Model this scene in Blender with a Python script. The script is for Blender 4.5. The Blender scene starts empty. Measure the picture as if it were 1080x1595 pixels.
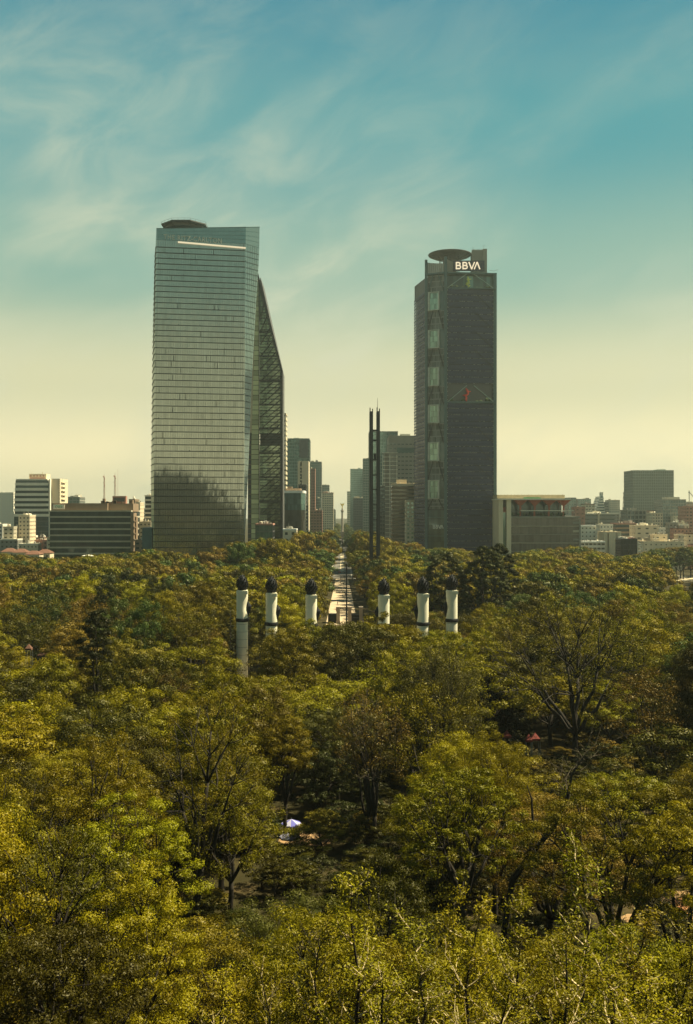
import bpy, math, random
import numpy as np
from mathutils import Vector
R_ = math.radians
sc = bpy.context.scene
COL = sc.collection
# ------------------------------------------------------------------ camera
H0 = 48.0
F = 1500.0
cam = bpy.data.cameras.new("camera"); co = bpy.data.objects.new("camera", cam); COL.objects.link(co)
co.location = (0, 0, H0); co.rotation_euler = (R_(90), 0, 0)
cam.sensor_fit = 'HORIZONTAL'; cam.sensor_width = 36; cam.lens = 50; cam.clip_start = 0.5; cam.clip_end = 20000
sc.camera = co
sc.view_settings.view_transform = 'Standard'; sc.view_settings.look = 'None'
sc.view_settings.exposure = 1.3; sc.view_settings.gamma = 1.0
# ------------------------------------------------------------------ sun
SUN_ELEV = 58.0
sd = Vector((math.cos(R_(SUN_ELEV)) * 0.985, math.cos(R_(SUN_ELEV)) * 0.17, math.sin(R_(SUN_ELEV)))).normalized()
sl = bpy.data.lights.new("sun", 'SUN'); sl.energy = 5.0; sl.angle = R_(0.5); sl.color = (1.0, 0.90, 0.62)
so = bpy.data.objects.new("sun", sl); COL.objects.link(so)
so.rotation_euler = (-sd).to_track_quat('-Z', 'Y').to_euler(); so.location = (200, -80, 400)
# ------------------------------------------------------------------ world
W = bpy.data.worlds.new("World"); sc.world = W; W.use_nodes = True
nt = W.node_tree; nt.nodes.clear()
def nd(t, **kw):
    n = nt.nodes.new(t)
    for k, v in kw.items(): setattr(n, k, v)
    return n
L = nt.links.new
out = nd('ShaderNodeOutputWorld'); bg = nd('ShaderNodeBackground'); bg.inputs[1].default_value = 0.052
sky = nd('ShaderNodeTexSky', sky_type='NISHITA'); sky.sun_disc = False
sky.sun_elevation = R_(SUN_ELEV); sky.sun_rotation = math.atan2(sd.x, sd.y)
sky.dust_density = 4; sky.air_density = 1.2
tc = nd('ShaderNodeTexCoord'); sp = nd('ShaderNodeSeparateXYZ'); L(tc.outputs['Generated'], sp.inputs[0])
ramp = nd('ShaderNodeValToRGB'); L(sp.outputs['Z'], ramp.inputs[0])
cr = ramp.color_ramp; cr.interpolation = 'EASE'
stops = [(0.0, (1.22, 1.06, 0.61)), (0.05, (1.12, 0.98, 0.56)), (0.13, (0.73, 0.71, 0.43)), (0.24, (0.27, 0.46, 0.37)),
         (0.36, (0.075, 0.33, 0.355)), (0.49, (0.008, 0.225, 0.315)), (0.70, (0.006, 0.13, 0.22)), (1.0, (0.006, 0.08, 0.16))]
cr.elements[0].position = 0; cr.elements[0].color = (*stops[0][1], 1)
cr.elements[1].position = 1; cr.elements[1].color = (*stops[-1][1], 1)
for p, c in stops[1:-1]:
    e = cr.elements.new(p); e.color = (*c, 1)
# thin high cloud: noise over direction projected to a flat layer
def mathn(op, a, b=None, clamp=False):
    n = nd('ShaderNodeMath', operation=op); n.use_clamp = clamp
    for i, v in enumerate((a, b)):
        if v is None: continue
        if isinstance(v, (int, float)): n.inputs[i].default_value = v
        else: L(v, n.inputs[i])
    return n.outputs[0]
ang = R_(24)
uu_ = mathn('ADD', mathn('MULTIPLY', sp.outputs['X'], math.cos(ang)), mathn('MULTIPLY', sp.outputs['Z'], math.sin(ang)))
vv_ = mathn('SUBTRACT', mathn('MULTIPLY', sp.outputs['Z'], math.cos(ang)), mathn('MULTIPLY', sp.outputs['X'], math.sin(ang)))
cv = nd('ShaderNodeCombineXYZ'); L(mathn('MULTIPLY', uu_, 1.7), cv.inputs[0]); L(mathn('MULTIPLY', vv_, 3.6), cv.inputs[1]); L(mathn('MULTIPLY', sp.outputs['Y'], 1.3), cv.inputs[2])
def cloud(scale, lo, hi, det, dist, off):
    mp = nd('ShaderNodeMapping'); mp.inputs['Location'].default_value = off; L(cv.outputs[0], mp.inputs[0])
    n1 = nd('ShaderNodeTexNoise'); n1.inputs['Scale'].default_value = scale; n1.inputs['Detail'].default_value = det
    n1.inputs['Roughness'].default_value = 0.60; n1.inputs['Distortion'].default_value = dist; L(mp.outputs[0], n1.inputs[0])
    cm = nd('ShaderNodeMapRange'); cm.interpolation_type = 'SMOOTHSTEP'; cm.inputs[1].default_value = lo; cm.inputs[2].default_value = hi; L(n1.outputs[0], cm.inputs[0])
    return cm.outputs[0]
broad = cloud(1.5, .30, .64, 3, .3, (2.2, .6, 0)); fine = cloud(4.6, .36, .70, 12, .6, (7.1, 3.3, 0))
lf = nd('ShaderNodeMapRange'); lf.inputs[1].default_value = -0.30; lf.inputs[2].default_value = 0.35; lf.inputs[3].default_value = 0.95; lf.inputs[4].default_value = 0.50
L(sp.outputs['X'], lf.inputs[0])
hf = nd('ShaderNodeMapRange'); hf.inputs[1].default_value = 0.22; hf.inputs[2].default_value = 0.50; hf.inputs[3].default_value = 1.0; hf.inputs[4].default_value = 0.20
L(sp.outputs['Z'], hf.inputs[0])
cf = mathn('MULTIPLY', mathn('MULTIPLY', broad, mathn('ADD', mathn('MULTIPLY', fine, .60), .34)), mathn('MULTIPLY', lf.outputs[0], hf.outputs[0]), True)
mixc = nd('ShaderNodeMix', data_type='RGBA'); L(cf, mixc.inputs[0]); L(ramp.outputs[0], mixc.inputs[6]); mixc.inputs[7].default_value = (0.70, 0.71, 0.50, 1)
sc10 = nd('ShaderNodeVectorMath', operation='SCALE'); L(mixc.outputs[2], sc10.inputs[0]); sc10.inputs['Scale'].default_value = 8.2
mix2 = nd('ShaderNodeMix', data_type='RGBA'); mix2.inputs[0].default_value = 0.02
L(sc10.outputs[0], mix2.inputs[6]); L(sky.outputs[0], mix2.inputs[7])
L(mix2.outputs[2], bg.inputs[0]); L(bg.outputs[0], out.inputs[0])
sc.cycles.max_bounces = 6; sc.cycles.diffuse_bounces = 2; sc.cycles.glossy_bounces = 3; sc.cycles.transmission_bounces = 3
sc.cycles.volume_bounces = 0; sc.cycles.use_denoising = True; sc.cycles.caustics_reflective = False; sc.cycles.caustics_refractive = False
sc.cycles.sample_clamp_indirect = 4

# ------------------------------------------------------------------ helpers
def X(px, Y): return (px - 540.0) * Y / F
def Z(py, Y): return H0 - (py - 797.5) * Y / F
def gz(x, y):
    """ground height: the castle hill under and behind the camera, flat park beyond"""
    t = min(max((82 - y) / 82, 0), 1); s = t * t * (3 - 2 * t)
    z = 42 * s
    if y < 0:
        u = min(-y / 70, 1); u = u * u * (3 - 2 * u)
        w = 1 / (1 + math.exp(max(-40, min(40, (x - 50) / 16.0))))
        z += u * (56 * w)
    return z
def tag(o, label=None, cat=None, group=None, kind=None):
    if label: o['label'] = label
    if cat: o['category'] = cat
    if group: o['group'] = group
    if kind: o['kind'] = kind
    return o
def empty(name, loc, label=None, cat=None, group=None, rz=0):
    o = bpy.data.objects.new(name, None); COL.objects.link(o); o.location = loc; o.rotation_euler = (0, 0, rz)
    o.empty_display_size = 0.5
    return tag(o, label, cat, group)
def nodes_of(m):
    m.use_nodes = True; t = m.node_tree; t.nodes.clear(); return t
def mat(name, col, rough=0.8, metal=0.0, var=0.15, scale=0.4, spec=0.3, bump=0.0, streak=False):
    m = bpy.data.materials.new(name); t = nodes_of(m); N = t.nodes.new; K = t.links.new
    o = N('ShaderNodeOutputMaterial'); b = N('ShaderNodeBsdfPrincipled'); K(b.outputs[0], o.inputs[0])
    b.inputs['Roughness'].default_value = rough; b.inputs['Metallic'].default_value = metal
    b.inputs['Specular IOR Level'].default_value = spec
    c = N('ShaderNodeTexCoord'); mp = N('ShaderNodeMapping'); K(c.outputs['Object'], mp.inputs[0])
    if streak: mp.inputs['Scale'].default_value = (1, 1, 0.15)
    n = N('ShaderNodeTexNoise'); n.inputs['Scale'].default_value = scale; n.inputs['Detail'].default_value = 5
    K(mp.outputs[0], n.inputs[0])
    mr = N('ShaderNodeMapRange'); mr.inputs[1].default_value = 0.3; mr.inputs[2].default_value = 0.7
    mr.inputs[3].default_value = 1 - var; mr.inputs[4].default_value = 1 + var; K(n.outputs[0], mr.inputs[0])
    v = N('ShaderNodeVectorMath'); v.operation = 'SCALE'; v.inputs[0].default_value = col; K(mr.outputs[0], v.inputs['Scale'])
    K(v.outputs[0], b.inputs['Base Color'])
    if bump:
        bp = N('ShaderNodeBump'); bp.inputs['Strength'].default_value = bump; K(n.outputs[0], bp.inputs['Height']); K(bp.outputs[0], b.inputs['Normal'])
    return m
def glassmat(name, col, rough=0.08, metal=0.75, lo=0.6, hi=1.25):
    """facade glass; the face attribute 'tint' is the blind / coating of each pane"""
    m = bpy.data.materials.new(name); t = nodes_of(m); N = t.nodes.new; K = t.links.new
    o = N('ShaderNodeOutputMaterial'); b = N('ShaderNodeBsdfPrincipled'); K(b.outputs[0], o.inputs[0])
    b.inputs['Roughness'].default_value = rough; b.inputs['Metallic'].default_value = metal
    a = N('ShaderNodeAttribute'); a.attribute_name = 'tint'
    mr = N('ShaderNodeMapRange'); mr.inputs[3].default_value = lo; mr.inputs[4].default_value = hi; K(a.outputs['Fac'], mr.inputs[0])
    v = N('ShaderNodeVectorMath'); v.operation = 'SCALE'; v.inputs[0].default_value = col; K(mr.outputs[0], v.inputs['Scale'])
    K(v.outputs[0], b.inputs['Base Color'])
    return m
def leafmat(name, col, trans=0.18):
    m = bpy.data.materials.new(name); t = nodes_of(m); N = t.nodes.new; K = t.links.new
    o = N('ShaderNodeOutputMaterial')
    a = N('ShaderNodeAttribute'); a.attribute_name = 'tint'
    oi = N('ShaderNodeObjectInfo')
    mr = N('ShaderNodeMapRange'); mr.inputs[3].default_value = 0.55; mr.inputs[4].default_value = 1.45; K(a.outputs['Fac'], mr.inputs[0])
    v = N('ShaderNodeVectorMath'); v.operation = 'SCALE'; v.inputs[0].default_value = col; K(mr.outputs[0], v.inputs['Scale'])
    h = N('ShaderNodeHueSaturation'); K(v.outputs[0], h.inputs['Color'])
    m1 = N('ShaderNodeMapRange'); m1.inputs[3].default_value = 0.478; m1.inputs[4].default_value = 0.514; K(oi.outputs['Random'], m1.inputs[0]); K(m1.outputs[0], h.inputs['Hue'])
    m2 = N('ShaderNodeMath'); m2.operation = 'MULTIPLY'; m2.inputs[1].default_value = 7.31; K(oi.outputs['Random'], m2.inputs[0])
    m3 = N('ShaderNodeMath'); m3.operation = 'FRACT'; K(m2.outputs[0], m3.inputs[0])
    m4 = N('ShaderNodeMapRange'); m4.inputs[3].default_value = 0.62; m4.inputs[4].default_value = 1.35; K(m3.outputs[0], m4.inputs[0]); K(m4.outputs[0], h.inputs['Value'])
    d = N('ShaderNodeBsdfDiffuse'); K(h.outputs[0], d.inputs[0])
    tr = N('ShaderNodeBsdfTranslucent'); K(h.outputs[0], tr.inputs[0])
    g = N('ShaderNodeBsdfGlossy'); g.inputs['Roughness'].default_value = 0.45; g.inputs['Color'].default_value = (0.75, 0.7, 0.5, 1)
    x = N('ShaderNodeMixShader'); x.inputs[0].default_value = trans; K(d.outputs[0], x.inputs[1]); K(tr.outputs[0], x.inputs[2])
    y = N('ShaderNodeMixShader'); y.inputs[0].default_value = 0.018; K(x.outputs[0], y.inputs[1]); K(g.outputs[0], y.inputs[2])
    K(y.outputs[0], o.inputs[0])
    return m
class MB:
    """collects faces of one part"""
    def __init__(s): s.v = []; s.f = []; s.m = []; s.t = []
    def add(s, vs, fs, mi=0, tint=0.5):
        n = len(s.v); s.v.extend(vs)
        for f in fs: s.f.append([n + i for i in f]); s.m.append(mi); s.t.append(tint)
        return s
    def box(s, x0, x1, y0, y1, z0, z1, mi=0, tint=0.5):
        vs = [(x0, y0, z0), (x1, y0, z0), (x1, y1, z0), (x0, y1, z0), (x0, y0, z1), (x1, y0, z1), (x1, y1, z1), (x0, y1, z1)]
        return s.add(vs, [(3, 2, 1, 0), (4, 5, 6, 7), (0, 1, 5, 4), (1, 2, 6, 5), (2, 3, 7, 6), (3, 0, 4, 7)], mi, tint)
    def prism(s, pts, z0, z1, mi=0, tint=0.5):
        """pts: list of (x, y) counter-clockwise; z0/z1 numbers or lists"""
        n = len(pts); a = z0 if isinstance(z0, (list, tuple)) else [z0] * n; b = z1 if isinstance(z1, (list, tuple)) else [z1] * n
        vs = [(p[0], p[1], a[i]) for i, p in enumerate(pts)] + [(p[0], p[1], b[i]) for i, p in enumerate(pts)]
        fs = [tuple(range(n - 1, -1, -1)), tuple(range(n, 2 * n))] + [(i, (i + 1) % n, n + (i + 1) % n, n + i) for i in range(n)]
        return s.add(vs, fs, mi, tint)
    def bar(s, p, q, w, d=None, mi=0, tint=0.5):
        """square bar between two points"""
        p = Vector(p); q = Vector(q); d = d or w; a = (q - p).normalized()
        u = a.cross(Vector((0, 0, 1)))
        if u.length < 1e-3: u = Vector((1, 0, 0))
        u.normalize(); w2 = a.cross(u).normalized()
        vs = []
        for c in (p, q):
            for sx, sy in ((-1, -1), (1, -1), (1, 1), (-1, 1)): vs.append(tuple(c + u * sx * w / 2 + w2 * sy * d / 2))
        return s.add(vs, [(0, 1, 2, 3), (7, 6, 5, 4), (0, 4, 5, 1), (1, 5, 6, 2), (2, 6, 7, 3), (3, 7, 4, 0)], mi, tint)
    def lathe(s, prof, n=16, cx=0, cy=0, mi=0, sx=1, sy=1):
        vs = []
        for r, z in prof:
            for k in range(n):
                a = 2 * math.pi * k / n; vs.append((cx + r * sx * math.cos(a), cy + r * sy * math.sin(a), z))
        fs = []
        for j in range(len(prof) - 1):
            for k in range(n):
                k2 = (k + 1) % n; fs.append((j * n + k, j * n + k2, (j + 1) * n + k2, (j + 1) * n + k))
        fs.append(tuple(range(n - 1, -1, -1))); b = (len(prof) - 1) * n; fs.append(tuple(range(b, b + n)))
        return s.add(vs, fs, mi)
    def tube(s, pts, rad, n=6, mi=0):
        prev = None; P = [Vector(p) for p in pts]; vs = []; fs = []
        for i, p in enumerate(P):
            a = (P[min(i + 1, len(P) - 1)] - P[max(i - 1, 0)]).normalized()
            u = a.cross(Vector((0.3, 0.9, 0.1))); u.normalize(); w = a.cross(u); r = rad[i] if isinstance(rad, (list, tuple)) else rad
            for k in range(n):
                t = 2 * math.pi * k / n; vs.append(tuple(p + (u * math.cos(t) + w * math.sin(t)) * r))
        for j in range(len(P) - 1):
            for k in range(n):
                k2 = (k + 1) % n; fs.append((j * n + k, j * n + k2, (j + 1) * n + k2, (j + 1) * n + k))
        fs.append(tuple(range(n - 1, -1, -1))); b = (len(P) - 1) * n; fs.append(tuple(range(b, b + n)))
        return s.add(vs, fs, mi)
    def mesh(s, name, mats):
        me = bpy.data.meshes.new(name); me.from_pydata(s.v, [], s.f)
        for m in (mats if isinstance(mats, (list, tuple)) else [mats]): me.materials.append(m)
        me.polygons.foreach_set('material_index', s.m)
        a = me.attributes.new('tint', 'FLOAT', 'FACE'); a.data.foreach_set('value', s.t)
        me.update(); return me
    def build(s, name, mats, parent=None, smooth=False, loc=None):
        me = s.mesh(name, mats)
        if smooth: me.polygons.foreach_set('use_smooth', [True] * len(me.polygons))
        o = bpy.data.objects.new(name, me); COL.objects.link(o)
        if parent: o.parent = parent
        if loc: o.location = loc
        return o
def link(name, me, parent=None, loc=(0, 0, 0), rz=0):
    o = bpy.data.objects.new(name, me); COL.objects.link(o); o.location = loc; o.rotation_euler = (0, 0, rz)
    if parent: o.parent = parent
    return o
rnd = random.Random(7)

# ------------------------------------------------------------------ materials
M = {}
M['concrete'] = mat('pale_concrete', (0.42, 0.38, 0.28), 0.85, var=0.12, scale=0.15, streak=True)
M['white'] = mat('white_render', (0.72, 0.67, 0.54), 0.85, var=0.10, scale=0.2, streak=True)
M['cream'] = mat('cream_render', (0.62, 0.52, 0.36), 0.85, var=0.12, scale=0.2, streak=True)
M['brown'] = mat('brown_concrete', (0.24, 0.17, 0.11), 0.85, var=0.15, scale=0.2, streak=True)
M['greyc'] = mat('grey_concrete', (0.24, 0.23, 0.19), 0.85, var=0.12, scale=0.2, streak=True)
M['dgrey'] = mat('dark_grey_cladding', (0.09, 0.09, 0.085), 0.6, var=0.2, scale=0.3)
M['dark'] = mat('dark_steel', (0.014, 0.017, 0.021), 0.55, 0.0, var=0.2)
M['steel'] = mat('teal_grey_steel', (0.055, 0.105, 0.108), 0.5, 0.1, var=0.15)
M['bronze'] = mat('dark_bronze', (0.004, 0.004, 0.005), 0.7, 0.0, var=0.3, scale=1.5)
M['red'] = mat('red_terrace_paint', (0.33, 0.08, 0.045), 0.7)
M['redroof'] = mat('red_roof_tile', (0.13, 0.06, 0.035), 0.8)
M['pink'] = mat('rust_pink_plaster', (0.36, 0.19, 0.14), 0.85)
M['marble'] = mat('column_stone', (0.70, 0.65, 0.48), 0.7, var=0.16, scale=0.35, streak=True)
M['bark'] = mat('dark_bark', (0.022, 0.017, 0.011), 0.9, var=0.4, scale=2)
M['barkp'] = mat('pale_bark', (0.46, 0.36, 0.19), 0.9, var=0.3, scale=2)
M['barkm'] = mat('grey_brown_bark', (0.075, 0.058, 0.034), 0.9, var=0.3, scale=2)
M['g_green'] = glassmat('green_tower_glass', (0.35, 0.378, 0.345), 0.07, 0.8, 0.75, 1.15)
M['g_teal'] = glassmat('teal_glass', (0.17, 0.28, 0.26), 0.1, 0.7)
M['g_dark'] = glassmat('dark_glass', (0.055, 0.085, 0.09), 0.1, 0.6)
M['g_blue'] = glassmat('blue_grey_glass', (0.10, 0.145, 0.15), 0.1, 0.6)
M['g_pale'] = glassmat('pale_green_glass', (0.60, 0.60, 0.34), 0.35, 0.1)
M['g_brown'] = glassmat('bronze_tinted_glass', (0.12, 0.12, 0.10), 0.15, 0.6)
M['g_grey'] = glassmat('grey_green_glass', (0.085, 0.11, 0.10), 0.15, 0.5, .8, 1.2)
M['screen'] = glassmat('aubergine_screen_metal', (0.007, 0.021, 0.078), 0.5, 0.1, 0.6, 1.45)

# ------------------------------------------------------------------ ground (one sheet out to the horizon)
def build_ground():
    xs = np.array(sorted(set([-7000, -4500, -3000, -2000, -1200, -700, -450] + list(range(-300, 301, 10)) + [450, 700, 1200, 2000, 3000, 4500, 7000])), float)
    ys = np.array(sorted(set([-900, -500, -300] + list(range(-200, 101, 8)) + [104, 120, 150, 200, 300, 450, 600, 800, 1100, 1500, 2000, 3000, 4500, 7000])), float)
    v = [(x, y, gz(x, y)) for y in ys for x in xs]; nx = len(xs)
    f = [(j * nx + i, j * nx + i + 1, (j + 1) * nx + i + 1, (j + 1) * nx + i) for j in range(len(ys) - 1) for i in range(nx - 1)]
    me = bpy.data.meshes.new('ground'); me.from_pydata(v, [], f)
    m = bpy.data.materials.new('park_soil_and_grass'); t = nodes_of(m); N = t.nodes.new; K = t.links.new
    o = N('ShaderNodeOutputMaterial'); b = N('ShaderNodeBsdfPrincipled'); K(b.outputs[0], o.inputs[0]); b.inputs['Roughness'].default_value = 0.95
    b.inputs['Specular IOR Level'].default_value = 0.1
    c = N('ShaderNodeTexCoord'); n = N('ShaderNodeTexNoise'); n.inputs['Scale'].default_value = 0.16; n.inputs['Detail'].default_value = 12; n.inputs['Roughness'].default_value = 0.7; K(c.outputs['Object'], n.inputs[0])
    r = N('ShaderNodeValToRGB'); K(n.outputs[0], r.inputs[0]); e = r.color_ramp.elements
    e[0].position = 0.35; e[0].color = (0.020, 0.018, 0.006, 1); e[1].position = 0.68; e[1].color = (0.085, 0.058, 0.025, 1)
    e2 = r.color_ramp.elements.new(0.52); e2.color = (0.034, 0.028, 0.010, 1)
    K(r.outputs[0], b.inputs['Base Color']); me.materials.append(m)
    o = bpy.data.objects.new('ground', me); COL.objects.link(o); tag(o, kind='structure')
build_ground()
M['asphalt'] = mat('worn_asphalt', (0.12, 0.11, 0.09), 0.9, var=0.2, scale=0.3)
M['paving'] = mat('rosy_stone_paving', (0.40, 0.31, 0.20), 0.85, var=0.18, scale=0.25)
M['sand'] = mat('bare_orange_soil', (0.27, 0.165, 0.075), 0.95, var=0.25, scale=0.6)
M['lane'] = mat('pale_median_paving', (0.50, 0.42, 0.27), 0.85, var=0.1)
def ax(Y): return -0.0042 * Y - 0.3          # centre line of the avenue
def strip(name, y0, y1, w0, w1, z, m, off=0.0, n=12):
    b = MB(); vs = []
    for i in range(n + 1):
        y = y0 + (y1 - y0) * i / n; w = w0 + (w1 - w0) * i / n; vs += [(ax(y) + off - w / 2, y, z), (ax(y) + off + w / 2, y, z)]
    b.add(vs, [(2 * i, 2 * i + 1, 2 * i + 3, 2 * i + 2) for i in range(n)])
    return tag(b.build(name, m), kind='structure')
def patch(name, cx, cy, rx, ry, z, m, seed=1):
    r = random.Random(seed); n = 22
    vs = [(cx + rx * math.cos(a) * r.uniform(0.75, 1.1), cy + ry * math.sin(a) * r.uniform(0.75, 1.1), z) for a in [2 * math.pi * i / n for i in range(n)]]
    return tag(MB().add(vs, [tuple(range(n))]).build(name, m), kind='structure')
strip('avenue', 700, 3200, 16, 24, 0.016, M['asphalt'])
strip('promenade', 272, 690, 16, 9, 0.02, M['paving'])
strip('median', 760, 1130, 3.6, 3.6, 0.12, M['lane'])
for yy, ww in ((700, 60), (1210, 70), (1560, 70)):
    tag(MB().box(ax(yy) - ww, ax(yy) + ww, yy - 8, yy + 8, 0.0, 0.024).build('cross_street', M['asphalt']), kind='structure')
for s_ in (-1, 1):
    tag(MB().box(-0.4, 0.4, 0, 500, 0, 0.15).build('kerb', M['concrete'], loc=(ax(950) + s_ * 8.0, 705, 0.0)), kind='structure')
patch('plaza', X(512, 262), 262, 34, 20, 0.012, M['paving'], 3)
patch('dirt_clearing', X(480, 142), 141.0, 4.2, 3.2, 0.012, M['sand'], 4)
patch('dirt_clearing', X(1074, 118), 117.5, 3.6, 5.5, 0.016, M['sand'], 5)
patch('dirt_clearing', X(990, 114), 113.5, 1.8, 1.6, 0.020, M['sand'], 6)
patch('dirt_clearing', X(168, 110), 112, 3, 3, 0.020, M['sand'], 9)
patch('footpath', X(440, 190), 192, 10, 6, 0.016, M['paving'], 8)
patch('bare_lot', X(1068, 680), 700, 18, 40, 0.02, M['lane'], 7)

# ------------------------------------------------------------------ generic city block
def block(name, label, px0, px1, pyt, Y, depth=28, wall='concrete', glass='g_dark', storey=3.6, sill=1.2, head=3.0, pier=None, pw=0.6,
          proud=0.04, set_=0.25, roof=None, plant=2, cat='building', group=None, base=None, rz=0, top_solid=0.0, seed=None, pyb=None, single=False):
    x0, x1 = X(px0, Y), X(px1, Y); w = x1 - x0; h = Z(pyt, Y)
    r = random.Random(seed if seed is not None else int(px0 * 31 + pyt))
    root = empty(name, ((x0 + x1) / 2, Y, 0), label, cat, group, rz)
    hw = w / 2; hs = h - top_solid
    n = max(1, int(round(hs / storey))); st = hs / n; lo = 0 if pyb is None else max(0, int((Z(pyb, Y)) / st))
    wl = MB(); S = set_
    for k in range(n):
        z = k * st; a = sill * st / storey; b = head * st / storey
        if k < lo:
            wl.box(-hw, hw, 0, depth, z, z + st) if k == lo - 1 else None
            if k == lo - 1: wl.v = []; wl.f = []; wl.m = []; wl.t = []; wl.box(-hw, hw, 0, depth, 0, z + st)
            continue
        wl.box(-hw, hw, 0, depth, z, z + a)
        wl.box(-hw, hw, 0, depth, z + b, z + st)
    wl.box(-hw, hw, 0, depth, hs, h) if top_solid > 0.01 else None
    if pier:
        m = max(1, int(round(w / pier))); q = w / m
        for i in range(m + 1):
            c = -hw + i * q; c0 = max(c - pw / 2, -hw - proud); c1 = min(c + pw / 2, hw + proud)
            wl.box(c0, c1, -proud, S + 0.05, lo * st, hs - 0.02)
        md = max(1, int(round(depth / pier))); q = depth / md
        for i in range(md + 1):
            c = i * q; c0 = max(c - pw / 2, 0.02); c1 = min(c + pw / 2, depth - 0.02)
            for sx in (-1, 1):
                a0, a1 = (hw - S - 0.05, hw + proud) if sx > 0 else (-hw - proud, -hw + S + 0.05)
                wl.box(a0, a1, c0, c1, lo * st, hs - 0.02)
    wl.build('wall', M[wall], root)
    pc = max(1.4, w / 40)
    if single:
        grp = [range(lo, n)]
    else:
        grp = [[k] for k in range(lo, n)]
    for ks in grp:
        g = MB()
        for k in ks:
            z = k * st; a = sill * st / storey - 0.02; b = head * st / storey + 0.02
            np_ = max(1, int(round((w - 2 * S) / pc))); q = (w - 2 * S) / np_
            for i in range(np_):
                c = -hw + S + i * q; g.add([(c, S, z + a), (c + q, S, z + a), (c + q, S, z + b), (c, S, z + b)], [(0, 1, 2, 3)], 0, r.random())
            nd_ = max(1, int(round((depth - 2 * S) / pc))); q = (depth - 2 * S) / nd_
            for i in range(nd_):
                c = S + i * q
                g.add([(hw - S, c, z + a), (hw - S, c + q, z + a), (hw - S, c + q, z + b), (hw - S, c, z + b)], [(0, 1, 2, 3)], 0, r.random())
                g.add([(-hw + S, c + q, z + a), (-hw + S, c, z + a), (-hw + S, c, z + b), (-hw + S, c + q, z + b)], [(0, 1, 2, 3)], 0, r.random())
            g.add([(hw - S, depth - S, z + a), (-hw + S, depth - S, z + a), (-hw + S, depth - S, z + b), (hw - S, depth - S, z + b)], [(0, 1, 2, 3)], 0, 0.5)
        g.build('window_band', M[glass], root)
    rf = MB(); rm = M[roof or wall]
    p = 0.35
    rf.box(-hw - 0.15, hw + 0.15, -0.15, p, h, h + 1.0).box(-hw - 0.15, hw + 0.15, depth - p, depth + 0.15, h, h + 1.0)
    rf.box(-hw - 0.15, -hw + p, p, depth - p, h, h + 1.0).box(hw - p, hw + 0.15, p, depth - p, h, h + 1.0)
    rf.box(-hw + p, hw - p, p, depth - p, h, h + 0.12)
    ro = rf.build('roof', rm, root)
    if not single and Y < 1050:
        for i in range(int(3 + w / 7)):
            b = MB()
            cx_ = r.uniform(-hw + 1.2, hw - 1.2); cy_ = r.uniform(1, min(depth, 14)); q = r.uniform(.5, 1.4)
            if r.random() < .3: b.bar((cx_, cy_, h), (cx_, cy_, h + r.uniform(2, 5)), .14)
            else: b.box(cx_ - q / 2, cx_ + q / 2, cy_, cy_ + q, h + .12, h + 1.0 + r.uniform(.3, 1.6), i % 2)
            b.build('roof_unit', [M['greyc'], M['white']], ro)
    for i in range(plant):
        b = MB(); bw = r.uniform(0.10, 0.26) * w; bx = r.uniform(-hw + 1, hw - 1 - bw); bd = r.uniform(0.15, 0.4) * depth; by = r.uniform(1, depth - bd - 1); bh = r.uniform(1.6, 3.6)
        b.box(bx, bx + bw, by, by + bd, h + 0.12, h + 0.12 + bh)
        if r.random() < 0.6: b.bar((bx + bw * .3, by + .5, h + bh), (bx + bw * .3, by + .5, h + bh + r.uniform(2, 4)), 0.12)
        b.lathe([(0.9, h + 0.12), (0.9, h + 2.0), (0.5, h + 2.4)], 8, r.uniform(-hw + 2, hw - 2), r.uniform(2, depth - 2))
        b.build('roof_plant_room', M[r.choice(['greyc', 'white', 'concrete'])], ro)
    return root, hw, h, st

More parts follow.
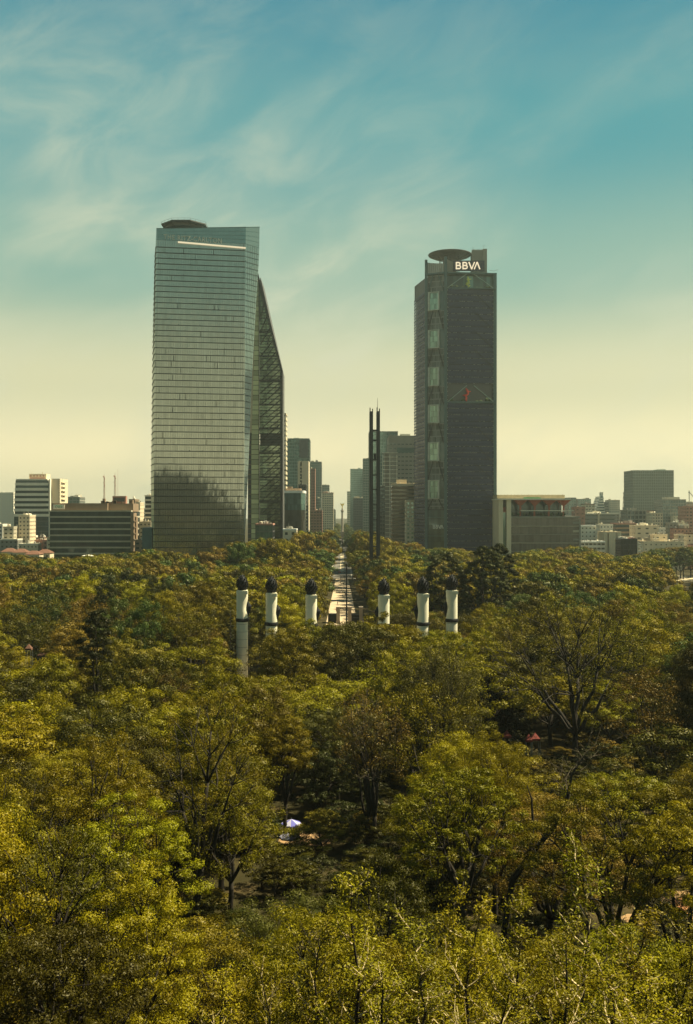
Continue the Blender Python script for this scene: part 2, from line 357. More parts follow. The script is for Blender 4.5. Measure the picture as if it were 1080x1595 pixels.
# ------------------------------------------------------------------ glass hotel tower (left)
def lerp_tab(t, y):
    if y <= t[0][0]: return t[0][1]
    for (a, b), (c, d) in zip(t, t[1:]):
        if y <= c: return b + (d - b) * (y - a) / (c - a)
    return t[-1][1]
def quad(b, p, q, r, s, mi=0, tint=0.5): b.add([p, q, r, s], [(0, 1, 2, 3)], mi, tint)
YA, YB, YC, YD = 607.0, 616.0, 625.0, 632.0
def hotel_tower():
    root = empty('hotel_tower', (X(311, YA), YA, 0), 'tall blue-green glass hotel tower with a flat helipad and a lettered, sloping crown', 'tower')
    ox, oy = root.location.x, root.location.y
    tA = [(357, 243.8), (540, 241), (740, 239.8), (840, 239.6)]; tB = [(349, 383), (838, 380.2)]
    tC = [(349, 405), (403, 403), (437, 401), (530, 395.5), (600, 392), (700, 388), (780, 384.5), (838, 381.8)]
    tD = [(357, 243.6), (450, 241.2), (540, 239.2), (740, 236.6), (840, 236.9)]
    Ym = 611.0
    def py(z): return 797.5 - (z - H0) * F / Ym
    def PA(z): return Vector((X(lerp_tab(tA, py(z)), YA) - ox, YA - oy, z))
    def PB(z): return Vector((X(lerp_tab(tB, py(z)), YB) - ox, YB - oy, z))
    def PC(z): return Vector((X(lerp_tab(tC, py(z)), YC) - ox, YC - oy, z))
    def PD(z): return Vector((X(lerp_tab(tD, py(z)) , YD) - ox - 0.5, YD - oy, z))
    back = [Vector((20, 62, 0)), Vector((-33, 58, 0))]
    # fin heights
    fp = [359 + 330 * 0]  # crown line placeholder
    pys = [387 + 8.6 * i for i in range(18)] + [543 + 10.0 * i for i in range(38)]
    zs = [Ym * (797.5 - p) / F + H0 for p in pys]; zs = [z for z in zs if z > 6]
    ztop = 228.2
    levels = [ztop - 8.5] + zs
    r = random.Random(3)
    fin_n = 0
    out_n = (PB(100) - PA(100)).cross(Vector((0, 0, 1))).normalized()
    if out_n.y > 0: out_n = -out_n
    levels.append(0.0)
    NP = 39
    for k in range(len(levels) - 1):
        zt, zb = levels[k], levels[k + 1]
        g = MB(); dark = zt < 20
        pa, pb, qa, qb = PA(zb), PB(zb), PA(zt), PB(zt)
        for i in range(NP):
            u, v = i / NP, (i + 1) / NP; j = [out_n * r.uniform(-0.012, 0.012) for _ in range(4)]
            tn = 0.55 + 0.25 * math.sin(i * 1.9 + k * 0.3) * (i % 3 == 0) + r.uniform(-0.18, 0.18)
            if r.random() < 0.03: tn -= 0.45
            quad(g, pa.lerp(pb, u) + j[0], pa.lerp(pb, v) + j[1], qa.lerp(qb, v) + j[2], qa.lerp(qb, u) + j[3], 0, max(0, min(1, tn)))
            if i:
                w = 0.05; a = pa.lerp(pb, u); c = qa.lerp(qb, u)
                g.bar(tuple(a + out_n * 0.05), tuple(c + out_n * 0.05), 0.09, 0.12, 1, 0.5)
        # railings and furniture silhouettes read through the glass
        for i in range(r.randint(2, 9)):
            u = r.random(); a = pa.lerp(pb, u) + out_n * 0.03; hh = r.uniform(0.25, 0.9) if r.random() < 0.85 else (zt - zb) * 0.9
            quad(g, a, a + Vector((r.uniform(0.15, 0.5), 0, 0)), a + Vector((0.3, 0, hh)), a + Vector((0, 0, hh)), 1, 0.4)
        # side (left) glass and narrow right chamfer
        pd, qd, pc, qc = PD(zb), PD(zt), PC(zb), PC(zt)
        for i in range(8):
            u, v = i / 8, (i + 1) / 8
            quad(g, pd.lerp(pa, u), pd.lerp(pa, v), qd.lerp(qa, v), qd.lerp(qa, u), 2, r.random())
        g.build('window_band', [M['g_green'], M['dark'], M['g_pale']], root)
        c = MB(); nc = 6
        for i in range(nc):
            u, v = i / nc, (i + 1) / nc
            for h2 in range(2):
                z0 = zb + (zt - zb) * h2 / 2; z1 = zb + (zt - zb) * (h2 + 1) / 2
                quad(c, PB(z0).lerp(PC(z0), u), PB(z0).lerp(PC(z0), v), PB(z1).lerp(PC(z1), v), PB(z1).lerp(PC(z1), u), 0, r.uniform(0.3, 0.8))
        if (PB(zb) - PC(zb)).length > 1.5:
            for i in range(1, nc): c.bar(tuple(PB(zb).lerp(PC(zb), i / nc) + out_n * .06), tuple(PB(zt).lerp(PC(zt), i / nc) + out_n * .06), 0.07, 0.1, 1)
        c.bar(tuple(PB(zb) + out_n * 0.1 + Vector((.2, 0, 0))), tuple(PC(zb) + out_n * 0.1), 0.14, 0.2, 1)
        # right flank and back
        bk0, bk1 = Vector((20, 62, 0)), Vector((-33, 58, 0))
        def at(p, z): return Vector((p.x, p.y, z))
        quad(c, pc, at(bk0, zb), at(bk0, zt), qc, 0, 0.5); quad(c, at(bk0, zb), at(bk1, zb), at(bk1, zt), at(bk0, zt), 0, 0.5); quad(c, at(bk1, zb), pd, qd, at(bk1, zt), 2, 0.5)
        c.build('corner_glazing', [M['g_chamfer'], M['dark'], M['g_pale']], root)
        # projecting fin
        if k > 0:
            f = MB(); z = zt; a, b = PA(z), PB(z); d = PD(z)
            o1 = out_n * 0.55
            hh = 0.27
            for (p, q) in ((a, b),):
                vs = [p + Vector((-.2, 0, -hh)), q + Vector((-.4, 0, -hh)), q + o1 + Vector((-.4, 0, -hh * .6)), p + o1 + Vector((-.2, 0, -hh * .6)), p + Vector((-.2, 0, hh)), q + Vector((-.4, 0, hh)), q + o1 + Vector((-.4, 0, hh * .6)), p + o1 + Vector((-.2, 0, hh * .6))]
                f.add([tuple(v) for v in vs], [(3, 2, 1, 0), (4, 5, 6, 7), (3, 2, 6, 7)[::1], (0, 3, 7, 4), (1, 2, 6, 5), (0, 1, 5, 4)])
            f.bar(tuple(a + Vector((-.25, 0, 0))), tuple(d + Vector((-.25, 0, 0))), 0.35, 0.3)
            f.build('sun_fin', M['finm'], root)
    # lettered crown: glass wall rising to the right
    c = MB(); zl, zr = 226.8, 231.5; zb = levels[0]
    def top(p, z): return Vector((p.x, p.y, z))
    a0, b0, c0 = PA(zb), PB(zb), PC(zb); a1, b1, c1 = top(PA(226), zl), top(PB(226), zr - 1.2), top(PC(226), zr + 1.6)
    n = 30
    for i in range(n):
        for h in range(4):
            u, v = i / n, (i + 1) / n
            lo0, lo1 = a0.lerp(b0, u), a0.lerp(b0, v); hi0, hi1 = a1.lerp(b1, u), a1.lerp(b1, v)
            quad(c, lo0.lerp(hi0, h / 4), lo1.lerp(hi1, h / 4), lo1.lerp(hi1, (h + 1) / 4), lo0.lerp(hi0, (h + 1) / 4), 0, r.uniform(.35, .7))
        if i: c.bar(tuple(a0.lerp(b0, i / n) + out_n * .05), tuple(a1.lerp(b1, i / n) + out_n * .05), 0.06, 0.08, 1)
    for h in range(4): c.bar(tuple(a0.lerp(a1, h / 4) + out_n * .06), tuple(b0.lerp(b1, h / 4) + out_n * .06), 0.12, 0.12, 1); c.bar(tuple(b0.lerp(b1, h / 4) + out_n * .06), tuple(c0.lerp(c1, h / 4) + out_n * .06), 0.12, 0.12, 1)
    quad(c, b0, c0, c1, b1, 0, .6)
    bk0, bk1 = Vector((20, 62, 0)), Vector((-33, 58, 0)); d0 = PD(zb); d1 = top(PD(226), zl)
    quad(c, c0, top(bk0, zb), top(bk0, 231), c1, 0, .5); quad(c, top(bk0, zb), top(bk1, zb), top(bk1, 226.5), top(bk0, 231), 0, .5)
    quad(c, top(bk1, zb), d0, d1, top(bk1, 226.5), 0, .5); quad(c, d0, a0, a1, d1, 0, .5)
    c.add([tuple(a1 - Vector((0, 0, 1.5))), tuple(b1 - Vector((0, 0, 1.5))), tuple(c1 - Vector((0, 0, 1.5))), (20, 62, 229.5), (-33, 58, 225)], [(0, 1, 2, 3, 4)], 1)
    c.bar(tuple(a1), tuple(b1), .3, .4, 1); c.bar(tuple(b1), tuple(c1), .3, .4, 1)
    c.build('crown', [M['g_chamfer'], M['steel']], root)
    # lit canopy strip under the letters
    b = MB(); zc = Z(381, 611); p = PA(zc).lerp(PB(zc), 0.24); q = PA(zc).lerp(PB(zc), 1.0)
    b.bar(tuple(p + out_n * 0.9 + Vector((0, 0, 1.0))), tuple(q + out_n * 0.9 + Vector((0, 0, -0.9))), 0.9, 0.75)
    b.build('canopy_edge', M['glow'], root)
    # letters
    txt('THE RITZ-CARLTON', 'lettering', PA(200).lerp(PB(200), 0.085) * 1 + out_n * 0.35, Z(374.5, 611), 4.3, M['letter'], root, width=36.5, ang=math.atan2(YB - YA, PB(200).x - PA(200).x), drop=-0.028)
    # helipad
    hp = MB(); hx, hy, hz = X(284.5, 618) - ox, 20.0, 232.2
    pts = []
    for i in range(8):
        a = math.pi / 8 + i * math.pi / 4; pts.append((hx + 15.5 * math.cos(a), hy + 15.5 * math.sin(a)))
    hp.prism(pts, hz + 1.2, hz + 1.9)
    hp.prism([(hx + (x - hx) * .8, hy + (y - hy) * .8) for x, y in pts], hz - 0.6, hz + 1.2)
    for i in range(8):
        x, y = pts[i]; hp.bar((hx + (x - hx) * .55, hy + (y - hy) * .55, hz - 4), (hx + (x - hx) * .95, hy + (y - hy) * .95, hz + 1.2), 0.35)
        x2, y2 = pts[(i + 1) % 8]; hp.bar((x, y, hz + 3), (x2, y2, hz + 3), 0.1)
        for t in (0, .33, .66): hp.bar((x + (x2 - x) * t, y + (y2 - y) * t, hz + 1.8), (x + (x2 - x) * t, y + (y2 - y) * t, hz + 3), 0.1)
    hp.bar((hx + 4, hy, hz + 1.8), (hx + 4, hy, hz + 6), 0.12)
    hp.build('helipad', M['dgrey'], root)
    # podium wing on the left
    pw = MB(); pw.box(-37.5, -31.2, 6, 40, 0, Z(822, YA)); pw.build('podium_wing', M['steel'], root)
def txt(s, name, base, z, size, m, parent, width=None, ang=0.0, drop=0.0, ext=0.12):
    cu = bpy.data.curves.new('tmp', 'FONT'); cu.body = s; cu.size = size; cu.extrude = ext; cu.space_character = 1.15; cu.offset = 0.03
    o = bpy.data.objects.new('tmp', cu); COL.objects.link(o)
    dg = bpy.context.evaluated_depsgraph_get(); me = bpy.data.meshes.new_from_object(o.evaluated_get(dg)); bpy.data.objects.remove(o)
    v = np.empty(len(me.vertices) * 3); me.vertices.foreach_get('co', v); v = v.reshape(-1, 3)
    if width: v[:, 0] *= width / (v[:, 0].max() - v[:, 0].min())
    x, y, d = v[:, 0].copy(), v[:, 1].copy(), v[:, 2].copy()
    v[:, 0] = x * math.cos(ang) + d * math.sin(ang); v[:, 1] = x * math.sin(ang) - d * math.cos(ang); v[:, 2] = y + x * drop
    me.vertices.foreach_set('co', v.ravel()); me.materials.clear(); me.materials.append(m); me.update()
    ob = link(name, me, parent, (base.x, base.y, z)); return ob
M['g_chamfer'] = glassmat('blue_grey_corner_glass', (0.20, 0.28, 0.27), 0.10, 0.7, 0.8, 1.15)
M['finm'] = mat('dark_green_fin', (0.022, 0.032, 0.030), 0.7, 0.0)
M['letter'] = mat('brushed_letter_metal', (0.45, 0.44, 0.36), 0.5, 0.2)
m = bpy.data.materials.new('lit_strip'); t = nodes_of(m); e = t.nodes.new('ShaderNodeEmission'); e.inputs[0].default_value = (1, 0.86, 0.55, 1); e.inputs[1].default_value = 0.36
t.links.new(e.outputs[0], t.nodes.new('ShaderNodeOutputMaterial').inputs[0]); M['glow'] = m
hotel_tower()

# ------------------------------------------------------------------ wedge tower behind it
def wedge_tower():
    Y = 700.0; root = empty('wedge_tower', (X(423, Y), Y, 0), 'slim slanted tower with diagonal braces and a bare concrete edge behind the hotel tower', 'tower'); ox = root.location.x
    def P(px, py, dy=0.0): return Vector((X(px, Y) - ox, dy, Z(py, Y)))
    ztop = Z(425, Y)
    # braced glass face, one window band per storey
    def xr(z):
        p = 797.5 - (z - H0) * F / Y
        return X(441 if p > 577 else 402 + (p - 428) * 39 / 149, Y) - ox
    xl = X(404.5, Y) - ox; z = 0.0; k = 0; r = random.Random(5)
    while z < ztop - 8:
        h = 4.2; z1 = min(z + h, ztop - 4); g = MB(); a, b, c, d = xl, xr(z) - 0.8, xr(z1) - 0.8, xl
        py = 797.5 - (z - H0) * F / Y
        void = 683 < py < 700
        if b > a + 0.5:
            n = 6
            for i in range(n):
                u, v = i / n, (i + 1) / n
                quad(g, Vector((a + (b - a) * u, 0.7 if not void else 4, z)), Vector((a + (b - a) * v, 0.7 if not void else 4, z)), Vector((d + (c - d) * v, 0.7 if not void else 4, z1)), Vector((d + (c - d) * u, 0.7 if not void else 4, z1)), 1 if void else 0, r.random())
            g.box(a, (b + c) / 2, 0.35, 1.0, z - 0.35, z + 0.35, 2); g.box(a, c, 0.4, .9, z + 2.0, z + 2.25, 2)
            g.build('window_band', [M['g_wedge'], M['dark'], M['finm']], root)
        z = z1; k += 1
        if z1 >= ztop - 4.01: break
    # side/back body, set in
    b = MB(); zc = Z(577, Y)
    prof = [(xl + .3, 0), (xr(0) - 1.0, 0), (xr(zc) - 1.0, zc), (xl + .6, ztop - 3), (xl + .3, ztop - 3)]
    vs = [(x, 1.4, z) for x, z in prof] + [(x, 32, z) for x, z in prof]; n = len(prof)
    b.add(vs, [tuple(range(n)), tuple(range(2 * n - 1, n - 1, -1))] + [(i, n + i, n + (i + 1) % n, (i + 1) % n) for i in range(n)])
    b.build('body', M['dgrey'], root)
    # edge frame
    f = MB(); f.bar((xr(0) - 1.1, 0.3, 0), (xr(zc) - 1.1, 0.3, zc), 1.9, 1.6); f.bar((xr(zc) - 1.1, 0.3, zc), (xr(ztop) - 0.3, 0.3, ztop), 1.7, 1.6)
    f.build('edge_frame', M['steelb'], root)
    # thick transfer beams and diagonals
    d = MB(); step = 17.6; z = 20.0
    while z < ztop - 30:
        x2 = xr(z) - 1.5
        if z < 190: d.box(xl, x2, 0.0, 0.5, z, z + 1.2)
        for s in (0, 1):
            za, zb_ = z + s * step / 2, z + (s + 1) * step / 2
            xa = xl + 0.4; xb = max(xr(zb_) - 2.0, xl + 1); d.bar((xa, -0.05, za), (xb, -0.05, zb_ + 4), 0.95, 0.5)
            d.bar((xa + 5, -0.12, za), (xb, -0.12, zb_ - 1), 0.7, 0.4) if xb > xa + 6 else None
        z += step
    d.build('diagonal_brace', M['steelb'], root)
    # pale glass strip and bare concrete strip on the left
    g = MB(); z = 0; 
    while z < ztop - 6:
        h = 3.6; p = 797.5 - (z - H0) * F / Y; xa = X(391.5 + max(0, (700 - p)) * 0.030, Y) - ox
        xa = min(xa, xl - 0.8)
        quad(g, Vector((xa, 0.6, z)), Vector((xl - 0.3, 0.6, z)), Vector((xl - 0.3, 0.6, z + h - .3)), Vector((xa, 0.6, z + h - .3)), 0, r.random())
        g.box(xa, xl - 0.3, 0.5, 0.9, z + h - 0.3, z + h, 1); z += h
    g.build('pale_glazing', [M['g_pale'], M['finm']], root)
    f = MB(); f.bar((xl - 0.3, 0.2, 0), (xl - 0.3, 0.2, ztop - 7), 0.5, 0.9); f.build('corner_mullion', M['steelb'], root)
    w = MB(); prof = [(X(386, Y) - ox, 0), (X(391.3, Y) - ox, 0), (X(392.6, Y) - ox, Z(674, Y)), (X(399.5, Y) - ox, Z(470, Y)), (X(402, Y) - ox, Z(430, Y)), (X(398.5, Y) - ox, Z(430, Y))]
    zs = Z(674, Y); prof2 = [(X(388.0, Y) - ox, zs), (X(392.4, Y) - ox, zs), (X(400, Y) - ox, Z(450, Y)), (X(401.5, Y) - ox, Z(430, Y)), (X(397, Y) - ox, Z(430, Y))]
    n = len(prof2); w.add([(x, 0.9, z) for x, z in prof2] + [(x, 30, z) for x, z in prof2], [tuple(range(n)), tuple(range(2 * n - 1, n - 1, -1))] + [(i, n + i, n + (i + 1) % n, (i + 1) % n) for i in range(n)])
    w.build('concrete_wall', M['cream'], root)
    s = MB(); s.box(X(386, Y) - ox, X(391.4, Y) - ox, 1.0, 30, 0, zs - .1)
    zz = 3
    while zz < zs - 4: s.box(X(386, Y) - ox, X(391.3, Y) - ox, 0.7, 1.0, zz, zz + 0.7, 1); zz += 3.6
    s.build('stair_tower', [M['dgrey'], M['brown']], root)
M['g_wedge'] = glassmat('olive_tinted_glass', (0.22, 0.26, 0.18), 0.12, 0.6, 0.5, 1.4)
M['steelb'] = mat('brown_grey_steel', (0.035, 0.033, 0.032), 0.6, 0.0)
wedge_tower()

# ------------------------------------------------------------------ bank tower (right)
def bank_tower():
    root = empty('bank_tower', (X(694.3, 755.6), 755.6, 0), 'dark aubergine lattice tower with a round helipad, stacked glass bays and lit sign', 'tower')
    ox, oy = root.location.x, root.location.y
    def G(px, Y): return Vector((X(px, Y) - ox, Y - oy, 0))
    L0, L1, C2, R3 = G(645.9, 795), G(664, 762), G(694.3, 755.6), G(773, 760)
    B1, B2 = Vector((36, 62, 0)), Vector((2, 70, 0))
    ztop = Z(426, 758); r = random.Random(11)
    def up(v, z): return Vector((v.x, v.y, z))
    def face(b, p, q, z0, z1, u0, u1, off=0.0, mi=0, tint=.5):
        d = (q - p); n = Vector((d.y, -d.x, 0)).normalized(); a = p.lerp(q, u0) + n * off; c = p.lerp(q, u1) + n * off
        quad(b, up(a, z0), up(c, z0), up(c, z1), up(a, z1), mi, tint)
    # core body
    b = MB(); ins = [L0 + Vector((1.2, .5, 0)), L1 + Vector((1.2, 2.2, 0)), C2 + Vector((.3, 2.2, 0)), R3 + Vector((-1.5, 1.5, 0)), B1, B2]
    b.prism([(v.x, v.y) for v in ins], 0, ztop - 12.2); b.build('core', M['g_core'], root)
    fl = 4.96
    zs = []; z = ztop - 12.3
    while z > 2: zs.append(z); z -= fl
    zs = zs[::-1]
    sky0, sky1 = Z(627.5, 758), Z(601, 758)
    # right facade: one folded-screen band per storey
    for k, z in enumerate(zs[:-1]):
        z1 = z + fl
        open_s = z1 > sky0 + 1 and z < sky1 - 1
        for (p, q, nm, cw, uu) in ((C2, R3, 'screen', 1.28, (0.035, 0.955)), (L0, L1, 'screen', 1.6, (0.0, 0.90))):
            if nm == 'screen' and p is L0 and z1 > Z(446, 795) - 0: continue
            if open_s and p is C2: continue
            s = MB(); ln = (q - p).length; u0, u1 = uu; n = int(ln * (u1 - u0) / cw); d = (q - p).normalized(); nn = Vector((d.y, -d.x, 0)); rows = 4
            for j in range(rows):
                za = z + 0.42 + j * (fl - 0.5) / rows; zb = za + (fl - 0.5) / rows - 0.10
                for i in range(n):
                    st = 0.5 if j % 2 else 0.0
                    a = p.lerp(q, u0 + (u1 - u0) * (i + st) / n); c = p.lerp(q, u0 + (u1 - u0) * min((i + st + 0.86) / n, 1.0))
                    o = (0.40, 0.12, 0.30, 0.20)[j]; o2 = (0.12, 0.40, 0.20, 0.30)[j]
                    quad(s, up(a + nn * o, za), up(c + nn * o2, za), up(c + nn * (o2 + .1), zb), up(a + nn * (o + .1), zb), 0, r.uniform(0.3, 0.7))
            # broken pale ledge line
            ph = (k % 3)
            for i in range(int(n * 0.8)):
                if r.random() < (0.78, 0.62, 0.4)[ph]:
                    a = u0 + (u1 - u0) * i / (n * 0.8)
                    m0 = p.lerp(q, a) + nn * 0.5; m1 = p.lerp(q, a + (u1 - u0) * r.uniform(.3, .8) / (n * .8)) + nn * 0.5
                    s.bar(tuple(up(m0, z + 0.15)), tuple(up(m1, z + 0.15)), 0.35, 0.34, 1)
            s.build(nm, [M['screen'], M['ledge']], root)
    # faint chevron braces behind the screens
    br = MB(); per = 3 * fl
    z = sky1 + 2
    for base in list(np.arange(ztop - 14 - per, 40, -per)):
        if base + per > sky0 - 2 and base < sky1 + 2: continue
        for (ua, ub) in ((0.06, 0.42), (0.94, 0.58)):
            a = C2.lerp(R3, ua); c = C2.lerp(R3, ub); br.bar((a.x, a.y - .72, base), (c.x, c.y - .72, base + per * .9), 0.9, 0.12)
    br.build('chevron_brace', M['brace_dark'], root)
    # open garden storeys with V braces
    for z0, z1, cc in ((ztop - 12.2, ztop - .6, 'sg1'), (sky0, sky1, 'sg2')):
        g = MB()
        for i in range(14): face(g, C2, R3, z0 + .9, z1, .03 + .935 * i / 14, .03 + .935 * (i + 1) / 14, -3.0, 0, r.random())
        face(g, C2, R3, z0, z0 + 1.1, .03, .965, 0.1, 1, .9)
        face(g, C2, R3, z0 + .9, z0 + 1.3, .03, .965, 0.2, 1, .9)
        g.box(C2.x + 1, R3.x - 1, C2.y + .2, C2.y + 8, z0 - .3, z0 + .2, 1)
        for t in (0.12, 0.22, 0.34, .62, 0.7, 0.82, 0.88):       # planting behind the glass
            p = C2.lerp(R3, t); hh = r.uniform(1.5, 5)
            g.lathe([(.2, z0 + .2), (1.6, z0 + .2 + hh * .5), (1.2, z0 + .2 + hh * .8), (.2, z0 + .2 + hh)], 7, p.x, p.y + 1.6, 2)
        o = g.build('garden_storey', [M['g_garden'], M['steel'], M['plantm']], root)
        v = MB(); mid = C2.lerp(R3, .5)
        for (a, c) in ((.04, .42), (.96, .56)):
            p = C2.lerp(R3, a); q = C2.lerp(R3, c); v.bar((p.x, p.y - .3, z0 + .6), (q.x, q.y - .3, z1 + 0.2), 0.75, 0.6)
        v.build('v_brace', M['vsteel'], root)
        # hanging sculpture
        s = MB(); rr = random.Random(2 if cc == 'sg1' else 4); c = C2.lerp(R3, .44 if cc == 'sg1' else .42)
        pts = [(c.x, c.y - .3, z0 + 1.2)]
        for i in range(7): pts.append((c.x + rr.uniform(-1.4, 1.4), c.y - .3 + rr.uniform(-.4, .4), z0 + 1.2 + (i + 1) * (z1 - z0 - 3) / 7))
        s.tube(pts, [.4, 1.0, .8, 1.2, .7, 1.2, .8, .3], 7); s.bar(tuple(pts[5]), (pts[5][0] + 2.4, pts[5][1], pts[5][2] + .4), .5); s.bar(tuple(pts[3]), (pts[3][0] - 2.0, pts[3][1], pts[3][2] + .3), .5)
        s.build('sculpture', M['lime'] if cc == 'sg1' else M['redart'], root, smooth=True)
    # corner columns
    for nm, p, w, zt in (('column', L1, 2.0, Z(405, 762)), ('column', C2, 2.2, Z(400, 755.6)), ('column', R3 + Vector((-.9, 0, 0)), 2.4, ztop + .6), ('column', L0 + Vector((.3, -.3, 0)), 0.5, Z(447, 795))):
        c = MB(); c.box(p.x - w / 2, p.x + w / 2, p.y - w / 2 - .6, p.y + w / 2 - .6, 0, zt); c.build(nm, M['steel'], root)
        if w > 2.1:
            d = MB(); z = 20
            sx = 1 if p is C2 else -1
            while z < ztop - 14: d.box(p.x + sx * (w / 2 + .35) - .28, p.x + sx * (w / 2 + .35) + .28, p.y - 1.2, p.y - .6, z, z + .7); z += 4.96 / 1.5
            d.build('bolt_plate', M['ledge'], root)
    # stacked bay: framed glass boxes, slotted panels and V struts between them
    dn = (C2 - L1).normalized(); bn = Vector((dn.y, -dn.x, 0))
    zb = [(454, 483), (513, 542), (571.5, 601), (630, 659), (688.5, 718), (747.5, 777)]
    W0, W1 = 0.11, 0.70
    for (pt, pb) in zb:
        z1, z0 = Z(pt, 758), Z(pb, 758)
        b = MB(); a = L1.lerp(C2, W0); c = L1.lerp(C2, W1)
        def fb(u0, u1, za, zc, o0, o1, mi, tint=.5):
            p0, p1 = L1.lerp(C2, u0), L1.lerp(C2, u1)
            b.prism([((p0 + bn * o1).x, (p0 + bn * o1).y), ((p1 + bn * o1).x, (p1 + bn * o1).y), ((p1 + bn * o0).x, (p1 + bn * o0).y), ((p0 + bn * o0).x, (p0 + bn * o0).y)], za, zc, mi, tint)
        t = 0.085
        fb(W0, W0 + t, z0, z1, -1.5, 0.9, 0); fb(W1 - t, W1, z0, z1, -1.5, 0.9, 0)
        fb(W0 + t, W1 - t, z0, z0 + .7, -1.5, 0.9, 0); fb(W0 + t, W1 - t, z1 - .7, z1, -1.5, 0.9, 0)
        for i in range(6):
            for j in range(3):
                u0 = W0 + t + (W1 - W0 - 2 * t) * i / 6; u1 = W0 + t + (W1 - W0 - 2 * t) * (i + 1) / 6
                za = z0 + .7 + (z1 - z0 - 1.4) * j / 3; zc = z0 + .7 + (z1 - z0 - 1.4) * (j + 1) / 3
                fb(u0 + .004, u1 - .004, za + .12, zc - .12, -.3, .2, 1, r.random())
        fb(W1 + .002, 0.93, z0, z1, -1.8, -.6, 2)
        b.build('framed_bay', [M['framec'], M['g_bay'], M['g_dark']], root)
    edges = [ztop - 1] + [v for pt, pb in zb for v in (Z(pt, 758), Z(pb, 758))] + [Z(793, 758)]
    for i in range(0, len(edges), 2):
        z1, z0 = edges[i], edges[i + 1]; b = MB()
        for (u0, u1, m_) in ((0.08, 0.93, 0),):
            p0, p1 = L1.lerp(C2, u0), L1.lerp(C2, u1)
            for s in range(3):
                za, zc = z0 + (z1 - z0) * s / 3, z0 + (z1 - z0) * (s + 1) / 3
                n = 12
                for q in range(n):
                    a = p0.lerp(p1, q / n); c = p0.lerp(p1, (q + .8) / n); quad(b, up(a - bn * 1.0, za), up(c - bn * 1.0, za), up(c - bn * 1.0, zc - .9), up(a - bn * 1.0, zc - .9), 0, r.random())
                quad(b, up(p0 - bn * .7, zc - .9), up(p1 - bn * .7, zc - .9), up(p1 - bn * .7, zc), up(p0 - bn * .7, zc), 1, .8)
        b.build('slotted_panel', [M['g_slot'], M['ledge']], root)
        b = MB()
        for (ua, ub) in ((.10, .36), (.90, .64)):
            p, q = L1.lerp(C2, ua) + bn * .1, L1.lerp(C2, ub) + bn * .1; b.bar(tuple(up(p, z0)), tuple(up(q, z1)), 0.8, 0.6)
        b.build('v_brace', M['brace_dark'] if i else M['steel'], root)
    # lobby wall at the foot with small lettering
    b = MB(); z1 = Z(794, 758)
    for s in range(4):
        za, zc = z1 * s / 4, z1 * (s + 1) / 4
        for q in range(5):
            p0, p1 = L1.lerp(C2, .07 + .86 * q / 5), L1.lerp(C2, .07 + .86 * (q + .97) / 5); quad(b, up(p0 - bn * .4, za), up(p1 - bn * .4, za), up(p1 - bn * .4, zc - .4), up(p0 - bn * .4, zc - .4), 0, r.random())
    b.build('lobby_glazing', M['g_blue'], root)
    b = MB(); 
    for z in (Z(806, 758), Z(835, 758)):
        p, q = L1, C2; b.bar((p.x, p.y - .4, z), (q.x, q.y - .4, z), .8, .5)
    b.build('lobby_beam', M['steel'], root)
    logo(root, 'lettering', L1.lerp(C2, .36) + bn * .3, L1.lerp(C2, .95) + bn * .3, Z(823.6, 758), 3.0, M['logo_white'])
    # roof: rim, canted screens, sign, helipad disc, plant tower
    b = MB()
    for p, q in ((L1, C2), (C2, R3)): b.bar((p.x, p.y - .5, ztop + .1), (q.x, q.y - .5, ztop + .1), 1.3, 1.2)
    b.prism([(v.x, v.y) for v in (L1 + Vector((1, 1, 0)), C2 + Vector((0, 1, 0)), R3 + Vector((-1, 1, 0)), B1, Vector((2, 40, 0)))], ztop - 1, ztop + .2)
    b.build('roof_rim', M['steel'], root)
    # sloping shoulder on the left flank
    b = MB(); b.prism([(L0.x + .2, L0.y), (L1.x, L1.y), (C2.x, C2.y + 6), (B2.x, B2.y)], [ztop - 14] * 4, [Z(446, 795), ztop - 2, ztop - 2, Z(446, 795)]); b.build('left_shoulder', M['dgrey'], root)
    b = MB()
    for (p, q, z0, za, zb_) in ((L1 + Vector((.6, .3, 0)), L1.lerp(C2, .95), ztop + .8, Z(407, 760), Z(412, 760)), (C2 + Vector((1, 1, 0)), C2.lerp(R3, .2) + Vector((0, 1, 0)), ztop + .8, Z(402, 756), Z(408, 756))):
        n = 9
        for i in range(n):
            a, c = p.lerp(q, i / n), p.lerp(q, (i + .93) / n); ta = za + (zb_ - za) * (i / n) ** .6; tb = za + (zb_ - za) * ((i + 1) / n) ** .6
            b.add([tuple(up(a, z0)), tuple(up(c, z0)), tuple(up(c, tb)), tuple(up(a, ta)), (a.x, a.y + .4, z0), (c.x, c.y + .4, z0), (c.x, c.y + .4, tb), (a.x, a.y + .4, ta)], [(0, 1, 2, 3), (7, 6, 5, 4), (3, 2, 6, 7), (0, 3, 7, 4), (1, 5, 6, 2)])
    b.build('crown_screen', M['greyc'], root)
    b = MB(); x0, x1 = X(706.5, 755) - ox, X(755.5, 755) - ox; b.box(x0, x1, .6, 2.0, Z(421.5, 756), Z(405.5, 756)); b.build('sign_panel', M['navy'], root)
    logo(root, 'lettering', Vector((X(710.5, 755) - ox, .25, 0)), Vector((X(752.5, 755) - ox, .25, 0)), Z(418.6, 755), 5.6, M['logo_glow'])
    b = MB(); hx, hy, hz = X(701, 771) - ox, 15.5, Z(397.5, 771)
    b.lathe([(10, hz - 1.5), (16.8, hz - .3), (17.3, hz + .1), (17.3, hz + .5), (16.9, hz + .5), (16.6, hz + .25)], 40, hx, hy)
